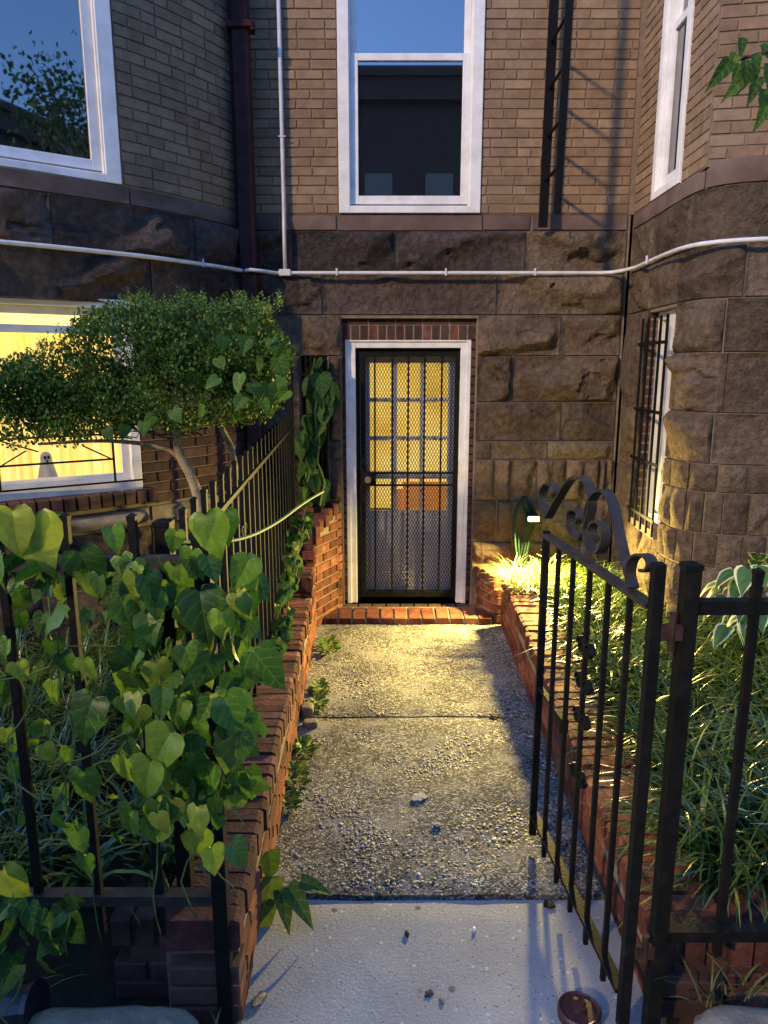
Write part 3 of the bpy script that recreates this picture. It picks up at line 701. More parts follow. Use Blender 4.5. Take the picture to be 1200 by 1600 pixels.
# lower right part of the bay: dark brick beside the basement window
lay_bricks(PL, sW1+.006, E, .98, 1.62, lb, DB, .2, .068, .01, [])
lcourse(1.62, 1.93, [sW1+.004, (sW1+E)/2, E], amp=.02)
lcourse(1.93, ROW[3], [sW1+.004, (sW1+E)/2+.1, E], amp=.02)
q = .5                                        # brick sill course under the basement window
while q < sW1+.08:
    p, _, n = PL.at(q); place('sill_brick', random.choice(DB), lb, (p.x+n.x*.07, p.y+n.y*.07, 1.05), basis(n), (.062, .15, .085)); q += .071
lcourse(.86, .975, [.4, 1.3, sW1+.04], 'stone_grey', .02, bulge=.13, depth=.05, name='ledge_stone')
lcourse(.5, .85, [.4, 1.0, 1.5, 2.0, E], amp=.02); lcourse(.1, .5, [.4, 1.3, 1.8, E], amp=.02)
lcourse(.87, .97, [sW1+.05, E], 'stone_grey', .02, bulge=.06, name='ledge_stone')
p1 = PL.at(sW1)[0]; p0 = PL.at(sW0)[0]
fl = Frame(p0, p1)
sash_window(fl, lz0, ZT+.6, lb, 4.5, cas=.085, sash=.055, up=False, dback=-.12)
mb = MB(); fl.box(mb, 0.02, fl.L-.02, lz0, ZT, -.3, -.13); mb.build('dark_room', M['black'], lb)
# basement window
q0 = PL.at(sW0-.25)[0]; fk = Frame(q0, p1)
bw = part_empty('basement_window', lb, fk.p(fk.L/2, kz0, 0)); bw['label'] = 'basement window glowing yellow behind a curtain'
mb = MB(); fk.rect(mb, 0, fk.L, kz0, kz1, .055, -.10, .02, wb=.06, wt=.05); fk.box(mb, -.02, fk.L+.0, kz0-.035, kz0, -.1, .06); mb.build('frame', M['white'], bw, bevel=.004)
mb = MB(); fk.rect(mb, .055, fk.L-.055, kz0+.06, kz1-.05, .045, -.08, -.045); fk.box(mb, .06, fk.L-.06, kz1-.20, kz1-.155, -.08, -.04); mb.build('sash', M['white'], bw, bevel=.003)
mb = MB(); fk.box(mb, .08, fk.L-.08, kz0+.08, kz1-.06, -.066, -.063); mb.build('pane', M['clear'], bw)
# pleated curtain
V = []; F = []; N = 160
for i in range(N+1):
    u = .03 + (fk.L-.06)*i/N; d = -.24 + .012*math.sin(i*.9) + .008*math.sin(i*.37+1)
    V += [tuple(fk.p(u, kz0+.02, d)), tuple(fk.p(u, kz1-.15, d))]
for i in range(N): F.append((2*i, 2*i+2, 2*i+3, 2*i+1))
mesh_np('curtain', V, F, M['curtain'], bw, smooth=True, kind=None)
for i in range(5):
    mb = MB(); z = kz1-.06-.02*i; fk.box(mb, .06, fk.L-.06, z-.008, z, -.125, -.10); mb.build('blind_slat', M['blind'], bw)
mb = MB(); fk.box(mb, 0, fk.L, kz0-.05, kz1+.05, -.5, -.45); mb.build('room_wall', M['blind'], bw)
# ghost in the window
gp = atY(80, 740, fk.p(fk.L-.55, 1.2, -.03).y)
gu = (Vector((gp.x, gp.y, 0)) - fk.o).dot(fk.u); gz = kz0+.065
gh = thing('ghost_decoration', 'small white ghost figure with dark eyes standing in the lit basement window', 'decoration', fk.p(gu, gz, -.15))
prof = [(.050, 0), (.047, .02), (.040, .06), (.033, .10), (.027, .13), (.026, .15), (.024, .168), (.016, .182), (.004, .189)]
V = []; F = []; n = 24
for (r, z) in prof:
    for k in range(n):
        a = 2*math.pi*k/n; rr = r*(1 + (.10*math.sin(5*a) if z < .1 else 0)*(1-z/.1))
        V.append(tuple(fk.p(gu + rr*math.cos(a)*1.25, gz+z, -.15 + .8*rr*math.sin(a))))
for j in range(len(prof)-1):
    for k in range(n): F.append((j*n+k, j*n+(k+1)%n, (j+1)*n+(k+1)%n, (j+1)*n+k))
mesh_np('sheet', V, F, M['ghost'], gh, smooth=True, kind=None)
for nm, du, z, rr, h in (('eye', -.010, .155, .006, .010), ('eye', .012, .155, .006, .010), ('mouth', .001, .128, .006, .012)):
    mb = MB(); vs = [fk.p(gu+du+rr*math.cos(a), gz+z+h*math.sin(a), -.15+.030) for a in np.linspace(0, 2*math.pi, 14)[:-1]]
    vb = [v + fk.n*(-.012) for v in vs]; m = len(vs)
    mb.add(vs+vb, [tuple(range(m))] + [(i, m+i, m+(i+1)%m, (i+1)%m) for i in range(m)]); mb.build(nm, M['black'], gh)
# black iron guard before the basement window
gd = thing('window_guard', 'low black iron guard with crossed bars before the lit basement window', 'window guard', fk.p(fk.L/2, kz0, .05))
def g(u, z): return fk.p(u, z, .09)
ua = fk.L - .18
for a, b in ((g(.0, kz0+.07), g(fk.L-.0, kz0+.07)), (g(.0, kz0+.21), g(ua, kz0+.21)), (g(0, kz0+.36), g(ua, kz0+.36))): MB().bar(a, b, .011, .011).build('rail', M['iron'], gd)
for k in range(3):
    u = ua - k*.62; MB().bar(g(u, kz0+.07), g(u, kz0+.36), .011).build('upright', M['iron'], gd)
for k in range(2):
    u0, u1 = ua-.62*(k+1), ua-.62*k
    MB().bar(g(u0, kz0+.36), g((u0+u1)/2-.1, kz0+.28), .007).build('brace', M['iron'], gd)
    MB().bar(g(u0+.02, kz0+.215), g(u0+.15, kz0+.29), .007).build('brace', M['iron'], gd)
    MB().bar(g(u1-.02, kz0+.215), g(u1-.17, kz0+.30), .007).build('brace', M['iron'], gd)

# ------------------------------------------------------------------ right bay
PR = Profile([(1.735, 5.26), (1.72, 4.8), (1.70, 4.3), (1.72, 4.04), (1.88, 3.93), (2.2, 3.88), (3.0, 3.84)], 2)
rb = thing('corner_bay', 'projecting brownstone and brick bay with a rounded corner and narrow side windows', 'house bay', (2.2, 4.3, 0))
def sr_(x, y): return PR.nearest(x, y)
ua0, ua1 = sr_(1.72, 4.88), sr_(1.70, 4.42)             # upper window
ub0, ub1 = sr_(1.72, 4.78), sr_(1.70, 4.30)             # barred window
bz0, bz1 = .83, 2.19
holes_r = [(ua0, ua1, 2.89, 9), (ub0, ub1, bz0, bz1)]
PB = Profile([(1.735, 5.26), (1.712, 4.055), (3.0, 3.845)])
holes_b = [(PB.nearest(1.72, 4.88), PB.nearest(1.715, 4.42), 2.89, 9)]
mb = MB(); wallslab(mb, PB, 0, PB.S[1], ROW[0], ZT, holes_b, -.25, -.006); wallslab(mb, Profile([PB.P[1], PB.P[2]]), .0, PB.L-PB.S[1], ROW[0], ZT, [], -.20, -.006); mb.build('wall_backing', M['mortar'], rb)
mb = MB(); wallslab(mb, PR, 0, PR.L, 0, ROW[0], holes_r, -.25, -.012); mb.build('wall_core', M['brownmortar'], rb)
lay_bricks(PB, .01, PB.S[1]-.004, ROW[0]+.004, ZT-.2, rb, TB, .186, .0605, .008, [(holes_b[0][0]-.003, holes_b[0][1]+.003, 0, 9)])
lay_bricks(Profile([PB.P[1], PB.P[2]]), .004, 1.2, ROW[0]+.034, ZT-.2, rb, TB, .186, .0605, .008)
def rcourse(z0, z1, qs, mat='brown', amp=.025, **k):
    for a, b in zip(qs[:-1], qs[1:]): stone(PR, a, b, z0, z1, rb, M[mat], amp, **k)
EN = PR.L-.02
def rj(px, py, z):
    p = atZ(px, py, z); return PR.nearest(p.x, p.y)
c0 = rj(1092, 270, 2.85)
rcourse(ROW[1], ROW[0]-.004, [.01, ua0-.03], 'sill', .004, res=.03, bulge=.02, name='band_stone')
rcourse(ROW[1], 2.885, [ua0-.03, ua1+.04], 'sill', .004, res=.03, bulge=.035, name='window_sill_stone')
rcourse(ROW[1], ROW[0]+.03, [c0-.02, c0+.55, EN], 'sill', .004, res=.03, bulge=.035, name='band_stone')
rcourse(ROW[1], ROW[0]-.004, [ua1+.04, c0-.02], 'sill', .004, res=.03, bulge=.02, name='band_stone')
rcourse(ROW[2], ROW[1], [.01, ua0+.1, c0-.12, rj(1130, 330, 2.7), EN-.3, EN], amp=.02)
rcourse(ROW[3], ROW[2], [.01, ub0-.02, ub1+.01, rj(1165, 420, 2.35), EN], amp=.03)
z_ = lambda py: 1.84 - 3.9*math.tan(math.atan((py-800)/FPX)+PITCH)
sm = [rj(1060, 650, 1.7), rj(1120, 650, 1.7), rj(1195, 650, 1.7)]
rcourse(ROW[4], ROW[3], [ub1+.004, ub1+.12, sm[1]-.02, EN-.35, EN], amp=.03)
rcourse(ROW[5], ROW[4], [ub1+.004, sm[0]+.04, sm[2]-.03, EN], amp=.045)
rcourse(ROW[6], ROW[5], [ub1+.004, sm[1]-.03, EN-.3, EN], amp=.03)
rcourse(ROW[5], ROW[3], [.01, ub0-.004], amp=.015); rcourse(ROW[7], ROW[5], [.01, ub0-.004], amp=.02); rcourse(ROW[9], ROW[7], [.01, ub0-.004], amp=.02)
zr = [ROW[6], ROW[6]-.16, ROW[6]-.40, ROW[6]-.60, ROW[6]-.86, .0]
for i in range(5):
    q = [ub1+.004]; 
    while q[-1] < EN-.2: q.append(q[-1] + random.uniform(.09, .17 if i < 3 else .22))
    q.append(EN); rcourse(zr[i+1], zr[i], q, amp=.012, res=.025)
rcourse(.4, bz0-.004, [.01, ub0+.2, ub1+.004], amp=.015)
rcourse(bz0, zr[1] if False else ROW[9]+.0001, [.01, ub0-.004], amp=.01) if ROW[9] > bz0 + .05 else None
# upper side window
fu = Frame(PB.at(holes_b[0][0])[0], PB.at(holes_b[0][1])[0])
sash_window(fu, 2.89, ZT, rb, 3.86, cas=.06, sash=.045)
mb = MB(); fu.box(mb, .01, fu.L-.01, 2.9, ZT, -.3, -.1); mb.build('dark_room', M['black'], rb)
# lower barred window
fb = Frame(PR.at(ub0)[0], PR.at(ub1)[0])
nw = part_empty('side_window', rb, fb.p(fb.L/2, bz0, 0))
mb = MB(); fb.rect(mb, 0, fb.L, bz0, bz1, .05, -.13, -.07); mb.build('frame', M['white'], nw, bevel=.003)
mb = MB(); fb.box(mb, fb.L*.50, fb.L*.66, bz0, bz1, -.12, -.055); mb.build('mullion', M['white'], nw)
mb = MB(); fb.box(mb, .03, fb.L-.03, bz0+.03, bz1-.03, -.11, -.105); mb.build('pane', M['glass'], nw)
mb = MB(); fb.box(mb, -.0, fb.L, bz0-.04, bz0+.01, -.2, .03); mb.build('sill', M['sill'], nw)
# reveal brick seen between the bars
z = bz0+.02; 
while z < bz1-.03:
    p = fb.p(.001, z+.028, -.035); place('reveal_brick', random.choice(DB), nw, p, basis(Vector((fb.u.x, fb.u.y))), (.06, .02, .052)); z += .062
gr = part_empty('window_bars', rb, fb.p(fb.L/2, bz0, .03)); gr['label'] = 'upright black bars over the narrow side window'
for i in range(5):
    u = .02 + (fb.L-.04)*i/4; a, b = fb.p(u, bz0-.03, .035), fb.p(u, bz1-.04, .035); MB().bar(a, b, .013).build('bar', M['iron'], gr)
for z in (bz0+.07, bz0+.42, bz1-.62, bz1-.2):
    MB().bar(fb.p(-.05, z, .035), fb.p(fb.L, z, .035), .02, .009, side=(0,0,1)).build('cross_bar', M['iron'], gr)

# ------------------------------------------------------------------ pipes, ladder, lamp, hose on the wall
dp = thing('drainpipe', 'dark maroon drainpipe running down the corner between bay and centre wall', 'drainpipe', (-.98, 5.1, 1))
dx = -.925
MB().box((dx-.055, 5.06, .3), (dx+.055, 5.15, ZT)).build('pipe', M['pipe'], dp, bevel=.012)
MB().tube([(dx-.085, 5.16, .3), (dx-.085, 5.16, ZT)], .022, 8).build('back_pipe', M['pipe'], dp, smooth=True)
zc_ = atY(372, 42, 5.1).z
MB().box((dx-.085, 5.04, zc_-.02), (dx+.085, 5.17, zc_+.02)).build('bracket', M['pipe'], dp, bevel=.005)
MB().tube([(dx+.085, 5.06, zc_-.035), (dx+.085, 5.06, zc_+.01)], .016, 8).build('bolt', M['pipe'], dp)
cz = 2.487
cd = thing('conduit', 'thin white electrical conduit running across both bays and up beside the window', 'conduit', (-.7, 5.2, cz))
pts = []
for q in np.linspace(.4, PL.L-.10, 40): pts.append(PL.w(q, cz, .075))
pts[-1] = Vector((-.90, 5.02, cz)); pts.append(Vector((-.82, 5.10, cz)))
pts += [Vector((x, WY-.065, cz)) for x in np.linspace(-.76, 1.50, 12)]
pts += [Vector((1.58, WY-.10, cz+.0)), Vector((1.63, WY-.2, cz))]
for q in np.linspace(.35, PR.L-.05, 30): pts.append(PR.w(q, cz, .065))
MB().tube(pts, .0125, 8).build('horizontal_run', M['conduit'], cd, smooth=True)
vx = xc(445, 400, WY-.05)
MB().tube([(vx, WY-.05, cz+.02), (vx, WY-.05, ROW[1]), (vx-.0, WY-.035, ROW[0]+.05), (vx, WY-.03, ZT)], .0135, 8).build('vertical_run', M['conduit'], cd, smooth=True)
MB().box((vx-.04, WY-.085, cz-.02), (vx+.04, WY-.04, cz+.024)).build('junction_box', M['conduit'], cd, bevel=.004)
for x in (-.33, .43, 1.05): MB().bar((x, WY-.08, cz-.018), (x, WY-.08, cz+.03), .012, .006).build('clip', M['conduit'], cd)
for q in (PL.nearest(-1.3, 4.7), PL.nearest(-1.9, 4.1), PR.nearest(1.71, 4.6), PR.nearest(2.05, 3.9)): 
    a = PL if q in () else None
for P_, q in ((PL, PL.nearest(-1.22, 4.8)), (PR, PR.nearest(1.71, 4.6)), (PR, PR.nearest(1.98, 3.9))):
    MB().bar(P_.w(q, cz-.018, .09), P_.w(q, cz+.03, .09), .012, .006).build('clip', M['conduit'], cd)
zv = atY(445, 214, WY-.03).z; MB().bar((vx-.025, WY-.045, zv), (vx+.025, WY-.045, zv), .008, .006, side=(0,0,1)).build('clip', M['conduit'], cd)

ld = thing('fire_escape_ladder', 'black iron fire escape ladder hanging end-on to the wall', 'ladder', (1.12, 5.05, 2.75))
MB().bar((1.085, 5.14, 2.78), (1.10, 5.14, ZT), .060, .022, side=(1,0,0)).build('rail', M['ladder'], ld)
MB().bar((1.100, 4.80, 2.80), (1.125, 4.80, ZT), .045, .022, side=(1,0,0)).build('rail', M['ladder'], ld)
for py in (47, 122, 201, 271):
    z = atY(860, py, 4.97).z; MB().tube([(1.10, 4.80, z), (1.09, 5.14, z)], .011, 6).build('rung', M['ladder'], ld)

lpz = atY(833, 810, 5.08)
wlamp = thing('wall_lamp', 'small glowing yellow lamp fixed low on the stone wall beside the hose', 'lamp', lpz)
mb = MB(); mb.box(lpz+Vector((-.045, -.02, .014)), lpz+Vector((.045, WY-lpz.y-.03, .022))); mb.box(lpz+Vector((-.03, .08, -.06)), lpz+Vector((.03, WY-lpz.y, .03))); mb.build('housing', M['black'], wlamp, bevel=.003)
MB().tube([lpz+Vector((-.038, -.02, 0)), lpz+Vector((-.034, -.02, 0)), lpz+Vector((.034, -.02, 0)), lpz+Vector((.038, -.02, 0))], .019, 14).build('diffuser', M['lamp'], wlamp)
ldat = bpy.data.lights.new('lamp_light', 'AREA'); ldat.energy = 50; ldat.color = (1, .74, .20); ldat.shape = 'RECTANGLE'; ldat.size = .09; ldat.size_y = .03
lo = bpy.data.objects.new('lamp_light', ldat); COL.objects.link(lo); lo.parent = wlamp; lo.location = (-.01, -.045, -.012); lo.rotation_euler = Vector((-.25, -.8, -.45)).to_track_quat('-Z', 'Y').to_euler()

hs = thing('garden_hose', 'coiled green garden hose hanging on the wall behind the small lamp', 'hose', (1.05, 5.15, .4))
for k in range(5):
    pts = []; a = 0; w_ = .035+.011*k; h_ = .19+.015*k; cx = 1.015+.006*k
    for a in np.linspace(0, 2*math.pi, 30): pts.append((cx + w_*math.sin(a)*(1.0 if math.cos(a) > 0 else .7+.3*math.sin(k)), 5.16-.012*(k % 3), .66 + h_*math.cos(a)*(1 if math.cos(a) > 0 else 1.15)))
    MB().tube(pts, .0075, 6).build('coil', M['hose'], hs, smooth=True)

# ------------------------------------------------------------------ planter walls
def planter(name, label, prf, top, mort, meshes, capmesh, seed, hc=.098, capl=.225, skipn=0, capmat=None):
    t = thing(name, label, 'garden wall', (prf.P[0].x, prf.P[0].y, 0))
    q = .0; pitch = .0675; tops = []
    while q + pitch <= prf.L:
        m_ = q + pitch/2; p, _, n = prf.at(m_); zt = top(p.y) + random.uniform(-.004, .004)
        B = basis(n) @ Matrix.Rotation(random.uniform(-.05, .05), 3, 'Z')
        dd = random.uniform(-.008, .006)
        place('cap_brick', random.choice(capmesh), t, (p.x + n.x*dd, p.y + n.y*dd, zt - hc/2), B, (pitch-.010, capl, hc))
        q += pitch
    z = .0; k = 0
    while z < 1.0:
        L = .205; q = -(.1 if k % 2 else 0); 
        while q < prf.L:
            a, b = max(0, q), min(prf.L, q+L); 
            if b - a > .03:
                m_ = (a+b)/2; p, _, n = prf.at(m_); lim = top(p.y) - hc - .004
                if z + .058 <= lim + .012:
                    h = min(.056, lim - z)
                    place('brick', random.choice(meshes), t, (p.x + n.x*random.uniform(-.003, .003), p.y, z + h/2), basis(n), (b-a-.010, .09, h))
            q += L
        z += .066; k += 1
    mb = MB(); qs = np.linspace(.05 if name != 'brick_pier' else 0, prf.L-.05, 30); V = []; F = []
    for q in qs:
        p = prf.at(q)[0]; zt = top(p.y) - .008
        zt = min(top(p.y-.07), top(p.y+.07)) - .008
        V += [prf.w(q, -.1, -.010), prf.w(q, zt, -.010), prf.w(q, zt, -capl+.006), prf.w(q, -.1, -capl+.006)]
    for i in range(len(qs)-1):
        a = 4*i; b = a+4
        for j in range(4): F.append((a+j, b+j, b+(j+1)%4, a+(j+1)%4))
    F += [(0,1,2,3), (len(V)-1, len(V)-2, len(V)-3, len(V)-4)]
    mb.add(V, F); mb.build('mortar', M[mort or 'redmortar'], t)
    return t
topL = lambda y: .33 + .012*math.sin(y*5) if y < 4.55 else (.47 if y < 4.80 else .70 + (y-4.8)*.45)
topR = lambda y: .262 + max(0, y-1.8)*.036
leftw = Profile([(lwx(1.70), 1.70), (lwx(4.86), 4.86)])
lpier = Profile([(lwx(4.87), 4.87), (-.315, 5.235)])
rightw = Profile([(rwx(4.93), 4.93), (rwx(1.72), 1.72)])
rpier = Profile([(.70, 5.235), (rwx(4.95)-.02, 4.95)])
t1 = planter('left_planter_wall', 'red brick planter wall along the left of the path with rough dark cap bricks', leftw, topL, None, RB, RC, 1)
t2 = planter('brick_pier', 'taller orange brick pier flaring from the left wall to the door', lpier, topL, None, RB, RC, 2)
t3 = planter('right_planter_wall', 'low red brick planter wall edging the bright liriope bed', rightw, topR, None, RB, RB, 3)
t4 = planter('short_brick_return', 'short angled brick wall between the doorway and the right planter wall', rpier, lambda y: .37 + (y-5.24)*.1, None, RB, RB, 4)
# front returns under the fences
rl = Profile([(-.80, 1.78), (-.43, 1.78)]); rr_ = Profile([(.79, 1.74), (2.4, 1.74)])
for t, x0, x1, yy, zt in ((t1, -.405-.205, -.405, 1.70, .235), (t3, .772, .772+.205, 1.72, .16)):
    z = 0
    while z + .05 < zt:
        place('end_brick', random.choice(DB), t, ((x0+x1)/2, yy-.006, z+.028), Matrix.Identity(3), (x1-x0-.006, .09, .056)); z += .0665
for yy, za, zb in ((4.553, .33, .375), (4.81, .36, .60)):
    z = za
    while z < zb:
        place('end_brick', random.choice(RC), t1, (lwx(yy)-.112, yy, z+.028), Matrix.Identity(3), (.215, .09, .056)); z += .066
t5 = planter('front_brick_edging', 'dark worn brick edging under the left street fence', rl, lambda y: .27, 'darkbrick', DB, DB, 5)
t6 = planter('front_brick_kerb', 'worn brick edging under the right street fence beside the gate post', rr_, lambda y: .24, 'darkbrick', RC, RC, 6)

def rock(name, label, c, s, mat, seed, parent=None, cat='stone', rot=0, flat=.8):
    import bmesh
    bm = bmesh.new(); bmesh.ops.create_icosphere(bm, subdivisions=4, radius=1)
    me = bpy.data.meshes.new(name); P = Vector((seed*3.1, seed, 0))
    for v in bm.verts:
        p = v.co.copy(); p = Vector([math.copysign(abs(a)**.45, a) for a in p])
        p *= 1 + .10*noise.fractal(p*1.2+P, 1, 2, 4) + .03*noise.noise(p*6+P)
        v.co = Vector((p.x*s[0], p.y*s[1], p.z*s[2]))
    bm.to_mesh(me); bm.free(); me.materials.append(mat); me.shade_smooth()
    o = place(name, me, parent, c, Matrix.Rotation(rot, 3, 'Z')); 
    if label: props(o, label, cat)
    return o
rock('kerb_stone', 'broad grey kerb stone at the foot of the left fence post', (-.73, 1.50, .07), (.235, .12, .10), M['stone_grey'], 1)
rock('kerb_stone', 'grey stone lying among weeds at the lower left corner', (-1.22, 1.47, .05), (.24, .12, .10), M['stone_grey'], 2)
rock('kerb_stone', 'tan flat stone under the right fence next to the gate post', (1.04, 1.52, .05), (.22, .13, .09), M['stone_grey'], 3)
rock('kerb_stone', 'far tan stone beyond the gate post at the right fence foot', (1.52, 1.52, .05), (.23, .13, .09), M['stone_grey'], 4)
rock('path_stone', 'small round grey stone lodged among weeds at the path edge', (-.415, 3.55, .02), (.035, .04, .035), M['stone_grey'], 5)
rock('path_stone', 'pale broken stone beside the left wall near the path joint', (-.385, 3.42, .012), (.04, .03, .02), M['stone_grey'], 6)

# soil beds
def bed(name, x0, x1, y0, y1, z, fx=None):
    nx = int((x1-x0)/.08); ny = int((y1-y0)/.08); V = []; F = []
    for j in range(ny+1):
        for i in range(nx+1):
            y = y0+(y1-y0)*j/ny; a = fx(y) if fx else x0; e = x1
            if fx and x1 < 0: a, e = x0, fx(y)
            x = a+(e-a)*i/nx; V.append((x, y, z + .03*noise.fractal(Vector((x*4, y*4, z)), 1, 2, 4)))
    W = nx+1
    for j in range(ny):
        for i in range(nx): a = j*W+i; F.append((a, a+1, a+W+1, a+W))
    return mesh_np(name, V, F, M['soil'], kind='structure', smooth=True)
bed('left_bed_soil', -3.2, -.6, 1.9, 5.2, .25, lambda y: lwx(y)-.19)
MB().box((-3.2, 1.86, -.1), (-.62, 5.0, .2)).build('left_bed_earth', M['soil'])['kind'] = 'structure'
MB().box((.98, 1.86, -.1), (3.0, 5.0, .16)).build('right_bed_earth', M['soil'])['kind'] = 'structure'
bed('right_bed_soil', .95, 3.0, 1.85, 5.2, .21, lambda y: rwx(y)+.19)
ground('left_bed_base', -20, -.5, .0, 1.9, -.01, M['soil']); ground('right_bed_base', .95, 20, .0, 1.9, -.01, M['soil'])

# ------------------------------------------------------------------ street fence, side fence, gate
def finial_picket(x, y, z0, z1, parent, w=.022, mat='iron', name='picket'):
    mb = MB(); h = w/2
    mb.box((x-h, y-h, z0), (x+h, y+h, z1-.012))
    b = [(x-h*1.15, y-h*1.15, z1-.012), (x+h*1.15, y-h*1.15, z1-.012), (x+h*1.15, y+h*1.15, z1-.012), (x-h*1.15, y+h*1.15, z1-.012)]
    m_ = [(a, b_, z1) for a, b_, _ in b]
    mb.add(b+m_+[(x, y, z1+.008)], [(3,2,1,0),(0,1,5,4),(1,2,6,5),(2,3,7,6),(3,0,4,7),(4,5,8),(5,6,8),(6,7,8),(7,4,8)])
    return mb.build(name, M[mat], parent)
FY = 1.70
lf = thing('street_fence', 'black iron street fence left of the path, overgrown with heart-leaved vine', 'fence', (-1.2, FY, 0))
finial_picket(-.448, FY, .0, 1.43, lf, .040, name='post')
for z, h in ((1.365, .035), (.415, .03)): MB().box((-2.3, FY-.019, z-h/2), (-.468, FY+.019, z+h/2)).build('rail', M['ironworn'], lf)
for k in range(10): finial_picket(-.452-.165*(k+1), FY, .30, 1.485, lf, .019)
sfn = thing('side_fence', 'black iron side fence climbing along the left planter wall to the house', 'fence', (-.62, 3.4, .3))
fx = lambda y: lwx(y) - .165
rz_ = lambda y: 1.335 + (y-2.2)*.035
k = 0; y = 1.86
while y < 4.85:
    finial_picket(fx(y), y, topL(min(y, 4.5))-.01, rz_(y)+.115, sfn, .018, name='picket'); y += .137; k += 1
MB().bar((fx(1.8), 1.80, rz_(1.8)), (fx(4.9), 4.90, rz_(4.9)), .034, .018, side=(1,0,0)).build('top_rail', M['iron'], sfn)
MB().bar((fx(1.8), 1.80, .44), (fx(4.9), 4.90, .44), .030, .022, side=(1,0,0)).build('bottom_rail', M['iron'], sfn)
finial_picket(fx(4.95), 4.95, .3, 1.95, sfn, .045, name='tall_post')
finial_picket(fx(1.80), 1.80, .0, 1.45, sfn, .040, name='post')
def curl(c, e1, e2, r, turns, n=22, start=0):
    return [c + (e1*math.cos(start+a) + e2*math.sin(start+a))*(r*(1-.72*i/n)) for i, a in enumerate(np.linspace(0, turns*2*math.pi, n))]
def ribbon(pts, w, t, nrm, name, mat, parent):
    """flat iron bar bent along pts, w wide along nrm, t thick"""
    pts = [Vector(p) for p in pts]; nrm = Vector(nrm).normalized(); V = []; F = []
    for i, p in enumerate(pts):
        d = (pts[min(i+1, len(pts)-1)] - pts[max(0, i-1)]).normalized(); e = d.cross(nrm).normalized()
        V += [p-nrm*w/2-e*t/2, p+nrm*w/2-e*t/2, p+nrm*w/2+e*t/2, p-nrm*w/2+e*t/2]
    for i in range(len(pts)-1):
        for j in range(4): F.append((4*i+j, 4*i+(j+1)%4, 4*i+4+(j+1)%4, 4*i+4+j))
    F += [(3,2,1,0), (len(V)-4, len(V)-3, len(V)-2, len(V)-1)]
    mb = MB(); mb.add(V, F); o = mb.build(name, M[mat], parent, smooth=True); o.modifiers.new('e', 'EDGE_SPLIT').split_angle = R(50); return o
def smoothpts(P, it=2):
    for _ in range(it):
        Q = [P[0]]
        for a, b in zip(P[:-1], P[1:]): Q += [a.lerp(b, .25), a.lerp(b, .75)]
        P = Q + [P[-1]]
    return P
EZ = Vector((0, 0, 1))
for zc0 in (1.16, .98, .80):
    c = Vector((fx(2.95), 2.95, zc0)); eY = Vector((0, 1, 0))
    for s in (1, -1): ribbon(curl(c+eY*.028*s, eY*s, EZ, .028, 1.2), .014, .005, (1, 0, 0), 'scroll', 'iron', sfn)

RY = 1.67
rf = thing('street_fence', 'black iron street fence right of the gate in front of the liriope bed', 'fence', (1.4, RY, 0))
finial_picket(.750, RY, .0, 1.372, rf, .038, name='post')
for z, h in ((1.262, .035), (.325, .032)): MB().box((.769, RY-.014, z-h/2), (2.6, RY+.019, z+h/2)).build('rail', M['iron'], rf)
for k in range(9): finial_picket(.755+.160*(k+1), RY, .26, 1.355, rf, .019)

H = Vector((.672, 1.675)); Fp = Vector((.587, 2.50)); gu_ = (Fp-H).normalized(); GL = (Fp-H).length; gn = Vector((gu_.y, -gu_.x, 0))
gt = thing('garden_gate', 'open black iron gate with big scrolls along its arched top', 'gate', (H.x, H.y, 0))
G = lambda u, z, d=0: Vector((H.x + gu_.x*u, H.y + gu_.y*u, z)) + gn*d
def gpx(px, py):
    r = ray(px, py); nn = Vector((gn.x, gn.y)); t = nn.dot(H) / (nn.x*r.x + nn.y*r.y)
    p = Vector((r.x*t, r.y*t)); return (p-H).dot(gu_), CAM_H + r.z*t
MB().bar(G(0, .02), G(0, 1.372), .030, .030).build('hinge_stile', M['iron'], gt, bevel=.002)
MB().bar(G(GL, .03), G(GL, 1.262), .025, .025).build('latch_stile', M['iron'], gt, bevel=.002)
MB().bar(G(.02, 1.255), G(GL, 1.247), .034, .014, side=gn).build('top_rail', M['ironworn'], gt)
MB().bar(G(.02, .115), G(GL, .125), .034, .014, side=gn).build('bottom_rail', M['iron'], gt)
MB().bar(G(GL*5/6, .66), G(GL, .66), .020, .010, side=gn).build('latch_bar', M['iron'], gt)
MB().bar(G(GL*4/6, .64), G(GL*4.6/6, .64), .03, .05, side=gn).build('latch', M['iron'], gt, bevel=.004)
for k in range(1, 6): MB().bar(G(GL*k/6, .035), G(GL*k/6, 1.25), .0155).build('picket', M['iron'], gt, bevel=.0015)
cr5 = lambda L: [gpx(780+a/3.75, 720+b/3.75) for a, b in L]
A = cr5([(790,745),(755,640),(725,520),(700,400),(680,290),(650,200),(610,165),(565,190),(530,260),(512,350),(512,440),(530,510),(560,545),(600,530),(625,470),(625,400),(600,360),(565,355),(542,390),(545,440),(570,455)])
A2 = cr5([(785,745),(770,690),(768,630),(785,570),(830,545),(880,560),(900,610),(875,650),(845,640)])
B1 = cr5([(290,330),(330,255),(380,170),(420,110),(465,88),(510,105),(540,170),(548,250),(530,340),(505,420),(478,468),(440,440),(415,370),(418,305),(445,280),(478,300),(482,345),(455,370),(438,345)])
B2 = cr5([(292,335),(262,280),(250,215),(262,155),(292,130),(325,145),(335,190),(312,222),(280,215)])
for nm, PP in (('scroll', A), ('end_curl', A2), ('scroll', B1), ('end_curl', B2)): ribbon(smoothpts([G(u, z) for u, z in PP]), .030, .007, gn, nm, 'ironworn', gt)
